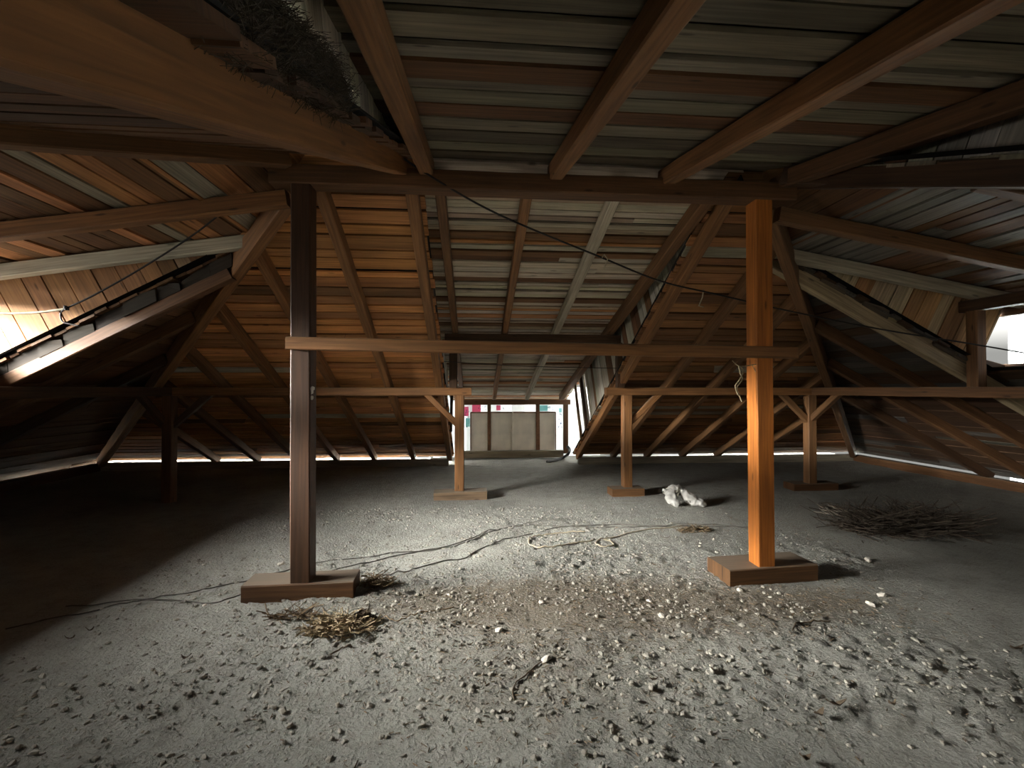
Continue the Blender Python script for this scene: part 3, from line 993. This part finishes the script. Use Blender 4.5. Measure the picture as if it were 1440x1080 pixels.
for _ in range(26):
    q = rs.uniform(q0 + .06, q1 - .08); l = rs.uniform(.15, chk_len(q0) - .2)
    dq, dl = (rs.uniform(.02, .08), .012) if rs.random() < .5 else (.012, rs.uniform(.02, .09))
    b4 = [chk_pt(2.073, q, l), chk_pt(2.073, q, l + dl), chk_pt(2.073, q + dq, l + dl), chk_pt(2.073, q + dq, l)]
    mb.hexa(b4, [b + Vector((.0018, 0, 0)) for b in b4], (.06, .05, .04))
mb.build('scribbles', M_PLANK, pp, origin=tuple(bot[0]))
# same on the left cheek (mostly hidden by the far post)
timber('raking_batten', chk_pt(-.45, 5.3, -.04), chk_pt(-.45, 5.3, chk_len(5.3) - .02), .07, .05, DARK, 'dark raking batten behind the far post left of the window', 'batten', BG, up=(1, 0, 0))

# ------------------------------------------------------------------ right and left and near window openings
w2 = bpy.data.objects.new('window_2', None); COL.objects.link(w2); w2.location = (5.6, 2.95, 1.5); tag(w2, kind='structure')
zr = ZD0 - TDR*3.3
mb = MB(); timber_mb(mb, (5.6, 4.5, zr - .05), (5.6, 1.45, zr - .05), .09, .13, BROWN); mb.build('header', M_TIMBER, w2, origin=(5.6, 4.5, zr))
mb = MB(); timber_mb(mb, (5.6, 4.55, 1.44), (5.6, 1.45, 1.44), .05, .33, DARK); mb.build('sill', M_TIMBER, w2, origin=(5.6, 4.5, 1.5))
mb = MB(); timber_mb(mb, (5.12, 4.47, 1.58), (5.6, 4.47, 1.46), .05, .29, DARK); mb.build('sill', M_TIMBER, w2, origin=(5.12, 4.47, 1.5))
w3 = bpy.data.objects.new('window_3', None); COL.objects.link(w3); w3.location = (-4.6, 2.95, 1.5); tag(w3, kind='structure')
zl = ZD0 - TDL*3.3
mb = MB(); timber_mb(mb, (-4.62, 4.5, zl - .06), (-4.62, 2.05, zl - .06), .09, .13, BROWN); mb.build('header', M_TIMBER, w3, origin=(-4.62, 4.5, zl))
w4 = bpy.data.objects.new('window_4', None); COL.objects.link(w4); w4.location = (1, -3.2, 0); tag(w4, kind='structure')
mb = MB(); timber_mb(mb, (-.6, -3.2, 1.55), (2.65, -3.2, 1.55), .1, .14, BROWN); mb.build('header', M_TIMBER, w4, origin=(-.6, -3.2, 1.55))
mb = MB(); timber_mb(mb, (-.6, -3.2, 0), (2.65, -3.2, 0), .1, .25, BROWN); mb.build('sill', M_TIMBER, w4, origin=(-.6, -3.2, 0))

# unseen near gable behind the camera, boarding added to narrow the window's light
mb = MB()
for xa, xb, za, zb_ in ((-.7, .0, 0, 1.9), (1.0, 2.75, 0, 1.9), (.0, 1.0, 0, .6), (.0, 1.0, 1.35, 1.9)):
    boards(mb, (xa, -3.26, za), (1, 0, 0), (0, 0, 1), (0, -1, 0), 0, zb_ - za, lambda v: 0, lambda v, L=xb-xa: L, .12, .2, T_GREY, gap=.002, lap=.004)
tag(mb.build('wall_near', M_PLANK), kind='structure')

# a pale building across the street, seen through the right opening
bd = empty('neighbour_building', (22, 17, -9), 'pale building outside the right window with downpipes on its wall', 'building')
M_FAC = plain_mat('pale_facade', (.30, .33, .33), .9, .08, .6)
M_PIPE = plain_mat('grey_downpipe', (.2, .21, .21), .5)
def boxm(name, c, s, mat, parent):
    mb = MB()
    x, y, z = c; a, b2, h = s[0]/2, s[1]/2, s[2]/2
    mb.hexa([(x-a, y-b2, z-h), (x+a, y-b2, z-h), (x+a, y+b2, z-h), (x-a, y+b2, z-h)], [(x-a, y-b2, z+h), (x+a, y-b2, z+h), (x+a, y+b2, z+h), (x-a, y+b2, z+h)])
    return mb.build(name, mat, parent, origin=c)
boxm('facade', (24.0, 11.75, -2), (8, 8, 14), M_FAC, bd)
for i, yy in enumerate((15.6, 15.2)):
    tb = MB(); tube_mb(tb, [(19.85, yy, -9), (19.85, yy, 5)], .09, 10); tb.build('downpipe', M_PIPE, bd, smooth=True, origin=(19.85, yy, -9))
boxm('window_pane', (19.98, 13.2, 3.0), (.1, 1.3, 1.6), M_PIPE, bd)
boxm('ledge', (19.9, 11.75, 1.3), (.3, 8.2, .2), M_FAC, bd)

# ------------------------------------------------------------------ cables in the air
ring = lambda c, r, n=14, tilt=0: [Vector((c[0] + r*math.cos(i*2*math.pi/n), c[1] + .3*r*math.sin(i*2*math.pi/n + tilt), c[2] + r*math.sin(i*2*math.pi/n))) for i in range(n+1)]
c0 = dp(478, 160, 2.9); c1 = dp(600, 243, 3.38)
path = [c0, dp(545, 205, 3.2), c1, dp(700, 300, 3.55), dp(845, 361, 3.8), dp(930, 395, 3.95), dp(1010, 414, 4.1), dp(1110, 437, 4.2), dp(1240, 463, 4.2), dp(1370, 484, 4.12), dp(1440, 496, 4.05), dp(1500, 505, 4.0)]
cb = empty('overhead_cable', tuple(c1), 'long black cable slung from the ridge beam across to the right window', 'cable')
mb = MB(); tube_mb(mb, smooth_path(path, 8), .0075, 6); mb.build('cable', M_CABLE, cb, smooth=True, origin=tuple(c0))
for (px, py, Y) in ((850, 362, 3.8), (990, 410, 4.07)):
    p = dp(px, py, Y)
    t = MB()
    tube_mb(t, [p + Vector((-.02, 0, .0)), p + Vector((0, 0, .03)), p + Vector((.03, .0, -.01)), p + Vector((.0, .0, -.09))] if px < 900 else
            [p + Vector((0, 0, .02)), p + Vector((-.01, 0, -.05)), p + Vector((-.045, 0, -.13)), p + Vector((0, 0, -.14))], .006, 5)
    t.build('tie', M_WIREPALE, cb, smooth=True, origin=tuple(p))
l0 = dp(-40, 441, 3.9)
lc = empty('slung_cable', tuple(l0), 'cable with a knotted loop slung across the left dormer', 'cable')
mb = MB(); tube_mb(mb, smooth_path([l0, dp(40, 440, 3.9), dp(92, 434, 3.88)], 8), .009, 6); a_ = mb.build('pale_end', M_WIREPALE, lc, smooth=True, origin=tuple(l0)); a_['label'] = 'pale end of the cable'
mb = MB(); tube_mb(mb, smooth_path([dp(90, 434, 3.88), dp(130, 415, 3.85), dp(200, 375, 3.8), dp(280, 322, 3.72), dp(350, 262, 3.6), dp(400, 215, 3.5)], 8), .0065, 6); mb.build('cable', M_CABLE, lc, smooth=True, origin=tuple(l0))
mb = MB()
kp = dp(92, 433, 3.87)
tube_mb(mb, smooth_path([kp, dp(84, 440, 3.87), dp(87, 452, 3.86), dp(100, 456, 3.86), dp(110, 458, 3.86)], 5), .006, 6)
for i in range(5):
    r = random.uniform(.012, .02)
    tube_mb(mb, smooth_path([kp + Vector((random.uniform(-r, r), random.uniform(-r, r), random.uniform(-r, r))) for _ in range(5)], 4), .006, 5)
mb.build('knot', M_CABLE, lc, smooth=True, origin=tuple(kp))
mb = MB()
tube_mb(mb, smooth_path([dp(622, 508, 6.3), dp(700, 513, 6.3), dp(770, 516, 6.3), dp(880, 518, 6.35)], 6), .004, 5)
o = mb.build('thin_wire', M_CABLE, smooth=True, origin=tuple(dp(622, 508, 6.3)))
tag(o, 'thin dark wire stretched level across the far dormer opening', 'wire')

# ------------------------------------------------------------------ cables and cords on the floor
def floor_line(name, pix, r, mat, label, cat, group=None, wig=.0):
    pts = []
    for (x, y) in pix:
        p = on_floor(x, y, r * .9)
        pts.append(p)
    pts = smooth_path(pts, 7)
    for p in pts:
        p.x += noise.noise((p.x*5, p.y*5, len(pix))) * wig
        p.y += noise.noise((p.x*5, p.y*5, len(pix) + 9)) * wig
        p.z = fh(p.x, p.y) + (max(0, fine_h(p.x, p.y)) if p.y < 6 else 0) + r
    mb = MB(); tube_mb(mb, pts, r, 5)
    o = mb.build(name, mat, smooth=True, origin=tuple(pts[0]))
    return tag(o, label, cat, group)


CG = 'thin cables trailing over the floor'
floor_line('floor_cable', [(10, 884), (70, 870), (170, 849), (228, 838), (300, 826), (400, 803), (470, 789), (560, 777), (640, 768), (700, 745), (760, 733), (800, 731)], .0045, M_FLOORCABLE,
           'thin floor cable passing just behind the left timber pad', 'cable', CG, .03)
floor_line('floor_cable', [(95, 853), (210, 841), (300, 846), (330, 838), (420, 815), (520, 790), (590, 775), (650, 762), (690, 746), (750, 738), (810, 742), (900, 741), (980, 738), (1060, 745)], .0045, M_FLOORCABLE,
           'thin floor cable running on to the right tall post', 'cable', CG, .03)
floor_line('floor_cable', [(500, 806), (560, 806), (610, 793), (655, 783), (690, 766), (740, 752), (790, 742), (860, 738), (930, 741), (1055, 742)], .005, M_FLOORCABLE,
           'dusty floor cable ending beside the dry clump at the left pad', 'cable', CG, .03)
floor_line('floor_string', [(823, 749), (790, 750), (755, 754), (743, 760), (748, 768), (770, 770), (805, 765), (832, 760)], .007, M_WIREPALE,
           'pale cord lying in an open curve on the middle of the floor', 'cord', None, .01)
floor_line('floor_string', [(960, 741), (900, 747), (862, 756), (842, 760), (838, 766), (848, 769), (862, 767), (858, 761), (848, 759)], .006, M_WIREPALE,
           'pale cord ending in a small coil right of the open curve', 'cord', None, .0)
floor_line('bare_twig', [(724, 982), (722, 968), (728, 955), (742, 944), (758, 930), (775, 925), (800, 923)], .0035, M_LEAF,
           'bent dark twig on the floor at the bottom middle', 'twig', None, .01)
floor_line('bare_twig', [(1112, 884), (1117, 876), (1128, 873), (1142, 872), (1165, 872)], .005, M_LEAF,
           'small hooked twig on the floor below the right timber pad', 'twig')
floor_line('bare_twig', [(466, 918), (478, 912), (495, 907)], .005, M_LEAF, 'short twig on the floor just below the leaf clump', 'twig')
floor_line('bare_twig', [(540, 866), (560, 872), (590, 862), (640, 855)], .004, M_TWIG, 'long thin twig trailing right of the leaf clump', 'twig', None, .02)
# hose near the far window
hp_ = [on_floor(769, 650, .02), on_floor(782, 648, .02), on_floor(793, 644, .03), dp(799, 638, 9.4), dp(801, 632, 9.6), dp(798, 628, 9.8)]
o = tube('bent_hose', hp_, .03, M_RUBBER, 8, 6); tag(o, 'bent black hose curling up beside the far window sill', 'hose')

# vine hanging at the right post
vm_ = MB()
vb = dp(1048, 512, 3.46)
tube_mb(vm_, smooth_path([dp(1030, 507, 3.42), dp(1040, 515, 3.42), dp(1058, 513, 3.45), dp(1068, 512, 3.46)], 5), .004, 5)
tube_mb(vm_, smooth_path([dp(1039, 514, 3.44), dp(1041, 525, 3.44), dp(1044, 534, 3.44), dp(1036, 545, 3.44), dp(1040, 557, 3.44), dp(1043, 565, 3.44)], 5), .0055, 5)
tube_mb(vm_, smooth_path([dp(1042, 515, 3.44), dp(1045, 524, 3.44), dp(1038, 537, 3.44), dp(1034, 543, 3.44), dp(1038, 556, 3.44)], 5), .005, 5)
tube_mb(vm_, smooth_path([dp(1058, 513, 3.46), dp(1062, 521, 3.465), dp(1064, 528, 3.465)], 5), .003, 5)
o = vm_.build('dry_vine', M_STRAW, smooth=True, origin=tuple(vb))
tag(o, 'twisted dry vine hanging below the tie plank at the right post', 'vine')

# ------------------------------------------------------------------ nest on the broad rafter
def strands(mb, c, rad, n, L, r, tone=(1, 1, 1), flat=.5, seed=1, shell=.3):
    rr = random.Random(seed)
    for _ in range(n):
        d = Vector((rr.gauss(0, 1), rr.gauss(0, 1), rr.gauss(0, 1))).normalized()
        q = rr.uniform(shell, 1)**.6
        p = Vector((c[0] + d.x*rad[0]*q, c[1] + d.y*rad[1]*q, c[2] + d.z*rad[2]*q))
        t = d.cross(Vector((rr.gauss(0, 1), rr.gauss(0, 1), rr.gauss(0, 1)))).normalized()
        t.z *= flat
        t = (t + d*rr.uniform(-.15, .2)).normalized()
        l = L * rr.uniform(.4, 1.3)
        b = -d * l * .25
        pts = [p - t*l*.5 + b*.6, p - t*l*.15, p + t*l*.15, p + t*l*.5 + b*.6 + Vector((rr.uniform(-.1, .1)*l, 0, rr.uniform(-.1, .1)*l))]
        tube_mb(mb, pts, r * rr.uniform(.6, 1.3), 3, tone)


def core(mb, c, rad, nz=8, nu=14, amp=.12, seed=0):
    o = len(mb.v)
    for i in range(nz + 1):
        a = math.pi*i/nz
        for j in range(nu):
            b = 2*math.pi*j/nu
            d = Vector((math.sin(a)*math.cos(b), math.sin(a)*math.sin(b), math.cos(a)))
            k = 1 + amp*noise.noise(d*2.5 + Vector((seed, 0, 0)))
            mb.v.append((c[0] + d.x*rad[0]*k, c[1] + d.y*rad[1]*k, c[2] + d.z*rad[2]*k))
    for i in range(nz):
        for j in range(nu):
            j2 = (j+1) % nu
            mb.face((o+i*nu+j, o+(i+1)*nu+j, o+(i+1)*nu+j2, o+i*nu+j2))


ny = 1.28
zl_ = ZB + .135 - TF*(YR - ny)
nc = Vector((-.475, ny, zl_ + .16))
nb = MB()
for k in range(5):
    yy = ny - .42 + .165*k
    zz = ZS + .03 - TF*(YR - yy) + .09
    c = (-.475, yy, zz - .025)
    core(nb, c, (.036, .12, .06), seed=k)
    strands(nb, c, (.045, .15, .075), 1000, .15, .0009, seed=20 + k, flat=.9)
o = nb.build('bird_nest', M_NEST, smooth=False, origin=tuple(nc))
tag(o, 'dark bird nest of fine twigs on the broad rafter at the upper left', 'nest')

# ------------------------------------------------------------------ heaps on the floor
def heap(name, px, py, rad, n, L, r, mat, label, cat, seed, corer=True, up=.6):
    p = on_floor(px, py)
    mb = MB()
    rr = random.Random(seed)
    if corer: core(mb, (p.x, p.y, p.z), (rad[0]*.6, rad[1]*.6, rad[2]*.55), seed=seed)
    for _ in range(n):
        a = rr.uniform(0, 6.283); q = math.sqrt(rr.random())
        x, y = p.x + math.cos(a)*rad[0]*q, p.y + math.sin(a)*rad[1]*q
        zt_ = p.z + rad[2]*(1 - q*q)*rr.random() + .004
        b = rr.uniform(0, 6.283); l = L*rr.uniform(.4, 1.2); tz = rr.uniform(-.2, up)
        d = Vector((math.cos(b), math.sin(b), tz)) * l
        s = Vector((-math.sin(b), math.cos(b), 0)) * l * rr.uniform(-.45, .45)
        q0_ = Vector((x, y, max(zt_, fh(x, y) + .004)))
        e1 = q0_ + d
        e1.z = max(e1.z, fh(e1.x, e1.y) + .003)
        tube_mb(mb, [q0_, q0_ + d*.5 + s, e1], r*rr.uniform(.6, 1.4), 4)
    o = mb.build(name, mat, origin=tuple(p))
    return tag(o, label, cat)


hm = heap('leaf_clump', 478, 882, (.20, .10, .06), 420, .09, .0035, M_STRAW, 'clump of dry leaves and straw on the floor below the left timber pad', 'dry plant clump', 3)
p = on_floor(512, 872)
mb = MB()
rr = random.Random(8)
for _ in range(160):
    a = rr.uniform(0, 6.283); q = rr.random()
    c = Vector((p.x + math.cos(a)*.085*q, p.y + math.sin(a)*.06*q, p.z + .075*(1-q*q)*rr.random() + .005))
    u = Vector((rr.gauss(0, 1), rr.gauss(0, 1), rr.gauss(0, .6))).normalized()*.025
    v = u.cross(Vector((rr.gauss(0, 1), rr.gauss(0, 1), rr.gauss(0, 1)))).normalized()*.012
    o0 = len(mb.v)
    w_ = u.cross(v).normalized() * .004
    mb.v += [tuple(c - u), tuple(c + v + w_), tuple(c + u), tuple(c - v + w_), tuple(c - w_*.2)]
    mb.face((o0, o0+1, o0+4)); mb.face((o0+1, o0+2, o0+4)); mb.face((o0+2, o0+3, o0+4)); mb.face((o0+3, o0, o0+4))
o = mb.build('dark_leaves', M_LEAF, origin=tuple(p)); tag(o, 'dark curled leaves at the right end of the straw clump', 'dead leaves')
heap('dry_clump', 530, 822, (.11, .05, .08), 170, .10, .003, M_TWIG, 'upright brown clump of dry stalks at the right end of the left timber pad', 'dry plant clump', 5)
heap('twig_litter', 415, 866, (.16, .05, .02), 80, .10, .003, M_TWIG, 'low scatter of twigs left of the straw clump', 'twigs', 6, False)
heap('leaf_litter', 975, 747, (.17, .07, .03), 150, .06, .004, M_TWIG, 'small brown litter of stalks below the white bundle', 'litter', 7, False)
heap('brush_pile', 1265, 742, (.62, .28, .10), 700, .38, .004, M_NEST, 'dark pile of brushwood on the dim floor at the right', 'brushwood', 12)

# coil of pale cane/wire at the left end of the brush pile
cc = on_floor(1172, 728)
mb = MB()
rr = random.Random(31)
for i in range(26):
    r0 = rr.uniform(.2, .42); ph = rr.uniform(2.4, 4.0); sp = rr.uniform(1.2, 3.2)
    ex, ey = rr.uniform(.7, 1.1), rr.uniform(.35, .6)
    z0 = rr.uniform(.03, .13)
    pts = []
    for k in range(12):
        a = ph + sp*(k/11 - .5)
        x, y = cc.x + .2 + math.cos(a)*r0*ex, cc.y + math.sin(a)*r0*ey
        pts.append(Vector((x, y, fh(x, y) + z0 + .02*math.sin(a*2 + i))))
    tube_mb(mb, pts, rr.uniform(.004, .008), 5)
o = mb.build('wire_coil', M_COIL, smooth=True, origin=tuple(cc))
tag(o, 'loose coil of stiff wire on the floor right of the right tall post', 'wire coil')

# ------------------------------------------------------------------ crumpled white bundle
def bundle():
    base = fp(960, 712)
    bm = bmesh.new()
    # px positions -> points of an upright plane through the bundle, small depth shifts give it volume
    Yb = base.y + .06
    P = lambda px, py, d=0.0: (lambda q: Vector((q.x, q.y + d, max(q.z, .03))))(dp(px, py, Yb))
    nodes = [P(944, 692, .04), P(951, 690, .08), P(958, 690, .08), P(965, 695, .04), P(971, 700, .0), P(978, 704, -.05), P(985, 707, -.08),
             P(942, 699, -.02), P(946, 705, -.07), P(951, 710, -.10), P(938, 703, .0), P(936, 692, .02), P(932, 687, .0), P(968, 706, -.04), P(989, 711, -.09), P(956, 699, .06)]
    rad = [.080, .085, .080, .075, .075, .065, .055, .07, .055, .035, .05, .03, .014, .05, .03, .06]
    ed = [(0, 1), (1, 2), (2, 3), (3, 4), (4, 5), (5, 6), (0, 7), (7, 8), (8, 9), (7, 10), (0, 11), (11, 12), (4, 13), (6, 14), (1, 15)]
    vs = [bm.verts.new(n - base) for n in nodes]
    for a, b in ed: bm.edges.new((vs[a], vs[b]))
    me = bpy.data.meshes.new('cloth_bundle')
    sk = bm.verts.layers.skin.verify()
    bm.verts.ensure_lookup_table()
    vs = list(bm.verts)
    for v, r in zip(vs, rad):
        v[sk].radius = (r, r * .9)
        v[sk].use_root = False
    vs[1][sk].use_root = True
    bm.to_mesh(me); bm.free()
    me.materials.append(M_CLOTH)
    o = bpy.data.objects.new('cloth_bundle', me)
    COL.objects.link(o)
    o.location = base
    o.modifiers.new('skin', 'SKIN').use_smooth_shade = True
    s = o.modifiers.new('sub', 'SUBSURF'); s.levels = 2; s.render_levels = 3
    tx = bpy.data.textures.new('crumple', 'CLOUDS'); tx.noise_scale = .06; tx.noise_depth = 2
    d = o.modifiers.new('disp', 'DISPLACE'); d.texture = tx; d.strength = .05; d.mid_level = .5
    tag(o, 'crumpled white cloth bundle lying on the floor beside the far right post', 'cloth bundle')


bundle()

# ------------------------------------------------------------------ chips, bark flakes, gravel, litter
def lump(mb, c, s, rr, flat=.6):
    t = (1 + 5**.5)/2
    vs = [(-1, t, 0), (1, t, 0), (-1, -t, 0), (1, -t, 0), (0, -1, t), (0, 1, t), (0, -1, -t), (0, 1, -t), (t, 0, -1), (t, 0, 1), (-t, 0, -1), (-t, 0, 1)]
    fs = [(0, 11, 5), (0, 5, 1), (0, 1, 7), (0, 7, 10), (0, 10, 11), (1, 5, 9), (5, 11, 4), (11, 10, 2), (10, 7, 6), (7, 1, 8), (3, 9, 4), (3, 4, 2), (3, 2, 6), (3, 6, 8), (3, 8, 9), (4, 9, 5), (2, 4, 11), (6, 2, 10), (8, 6, 7), (9, 8, 1)]
    o = len(mb.v)
    a = rr.uniform(0, 6.283); ca, sa = math.cos(a), math.sin(a)
    ex, ey = rr.uniform(.7, 1.3), rr.uniform(.6, 1.0)
    for v in vs:
        k = s/1.9 * rr.uniform(.75, 1.25)
        x, y, z = v[0]*k*ex, v[1]*k*ey, v[2]*k*flat
        mb.v.append((c[0] + x*ca - y*sa, c[1] + x*sa + y*ca, c[2] + z))
    for f in fs:
        mb.face(tuple(o+i for i in f))


chips = [((632, 836), .022, 'small pale chip on the dirt between the posts, farthest left'), ((761, 847), .026, 'pale pointed chip on the brown dirt in the middle of the floor'),
         ((702, 885), .024, 'flat white chip on the floor right of the leaf clump'), ((768, 925), .03, 'white stone chip lying against the bent dark twig'),
         ((928, 866), .030, 'white stone chip below and left of the right timber pad'), ((912, 844), .02, 'small grey chip on the dirt above the white stone chip'),
         ((1038, 829), .028, 'slim pale splinter chip in front of the right timber pad'), ((1220, 848), .035, 'pale flat chip on the floor right of the right timber pad'),
         ((1218, 788), .04, 'white chip on the floor behind the right timber pad'), ((397, 793), .03, 'white chip on the floor just left of the left tall post'),
         ((290, 850), .02, 'tiny white chip on the floor left of the left timber pad'), ((1238, 836), .035, 'pale chip just behind the flat chip at the right')]
rr = random.Random(77)
for (px, py), s, lab in chips:
    p = on_floor(px, py)
    mb = MB(); lump(mb, (p.x, p.y, p.z + s*.35), s, rr, .55)
    o = mb.build('plaster_chip', M_CHIP, origin=tuple(p)); tag(o, lab, 'chip', 'pale chips on the floor')

flakes = [((1172, 992), (.10, .035), 'dark curled bark flake at the lower right of the floor'), ((1148, 1006), (.07, .03), 'dark bark flake just below the curled one at the lower right'),
          ((1250, 992), (.04, .02), 'small dark flake right of the curled bark flake'), ((917, 957), (.05, .025), 'dark flake on the smooth floor right of the bent twig'),
          ((1128, 1066), (.045, .03), 'dark flake at the bottom edge right of the middle'), ((1425, 912), (.10, .03), 'dark flake at the right edge of the floor'),
          ((130, 887), (.05, .012), 'thin dark stick on the floor at the left'), ((102, 899), (.06, .015), 'thin grey stick below the dark stick at the left'),
          ((265, 926), (.05, .03), 'dark leaf crumb on the left floor'), ((935, 760), (.10, .03), 'grey flat stick on the floor below the pale cords'),
          ((610, 722), (.07, .03), 'dark flake below the far left timber pad')]
for (px, py), (l, w), lab in flakes:
    p = on_floor(px, py)
    a = rr.uniform(-.5, .5)
    mb = MB()
    n = 7
    ca, sa = math.cos(a), math.sin(a)
    for i in range(n + 1):
        t = i/n - .5
        ww = w*.5*(1 - (2*t)**2*.8)*rr.uniform(.8, 1.1)
        zc = .012 + .02*(2*t)**2 + rr.uniform(0, .006)
        for sgn, dz in ((-1, .006), (1, .0)):
            x, y = t*l, sgn*ww
            for h in (0, .004):
                mb.v.append((p.x + x*ca - y*sa, p.y + x*sa + y*ca, p.z + zc + dz + h))
    for i in range(n):
        b = i*4
        mb.face((b, b+4, b+6, b+2)); mb.face((b+1, b+3, b+7, b+5)); mb.face((b, b+1, b+5, b+4)); mb.face((b+2, b+6, b+7, b+3))
    mb.face((0, 2, 3, 1)); mb.face((n*4, n*4+1, n*4+3, n*4+2))
    o = mb.build('bark_flake', M_LEAF, origin=tuple(p)); tag(o, lab, 'bark flake', 'dark flakes on the floor')

gb = MB()
rr = random.Random(5)
cnt = 0
while cnt < 15000:
    y = .75 + 5.2*rr.random()**1.7
    x = rr.uniform(-2.6, 3.2)
    den = .12 + max(0, .55 + 1.4*noise.noise((x*.9 + 4, y*.9, 2.2))) * .7 + .35*dirt_at(x, y)
    if x > 1.6: den *= .45
    if rr.random() > den: continue
    s = .0045 + .015*rr.random()**4
    lump(gb, (x, y, fh(x, y) + fine_h(x, y) + s*.12), s, rr, .62)
    cnt += 1
o = gb.build('gravel', M_STONE); tag(o, 'fine pale gravel and mortar crumbs strewn over the dusty floor', 'gravel', kind='stuff')

lb = MB()
cnt = 0
while cnt < 3200:
    x, y = rr.uniform(-1.6, 3.6), rr.uniform(1.4, 5.2)
    if rr.random() > min(1, dirt_at(x, y)*1.1 + .03): continue
    a = rr.uniform(0, 6.283); l = rr.uniform(.008, .035)
    z = fh(x, y) + fine_h(x, y) + .003
    d = Vector((math.cos(a)*l, math.sin(a)*l, rr.uniform(-.1, .25)*l))
    q = Vector((x, y, z))
    tube_mb(lb, [q - d*.5, q + d*.5 + Vector((0, 0, .002))], rr.uniform(.001, .0028), 3)
    cnt += 1
o = lb.build('litter', M_TWIG); tag(o, 'brown litter of twig bits and needles over the trodden patch', 'litter', kind='stuff')

# pale paint smear on the left tall post
pm = MB()
sp_ = Vector((-1.182, 3.452, 1.475))
for i in range(5):
    lump(pm, (sp_.x + rr.uniform(-.012, .006), sp_.y + rr.uniform(-.002, .03), sp_.z + rr.uniform(-.04, .04)), .018, rr, 1)
o = pm.build('paint_smear', M_CHIP, post_l, origin=tuple(sp_)); o['label'] = 'white paint smear'
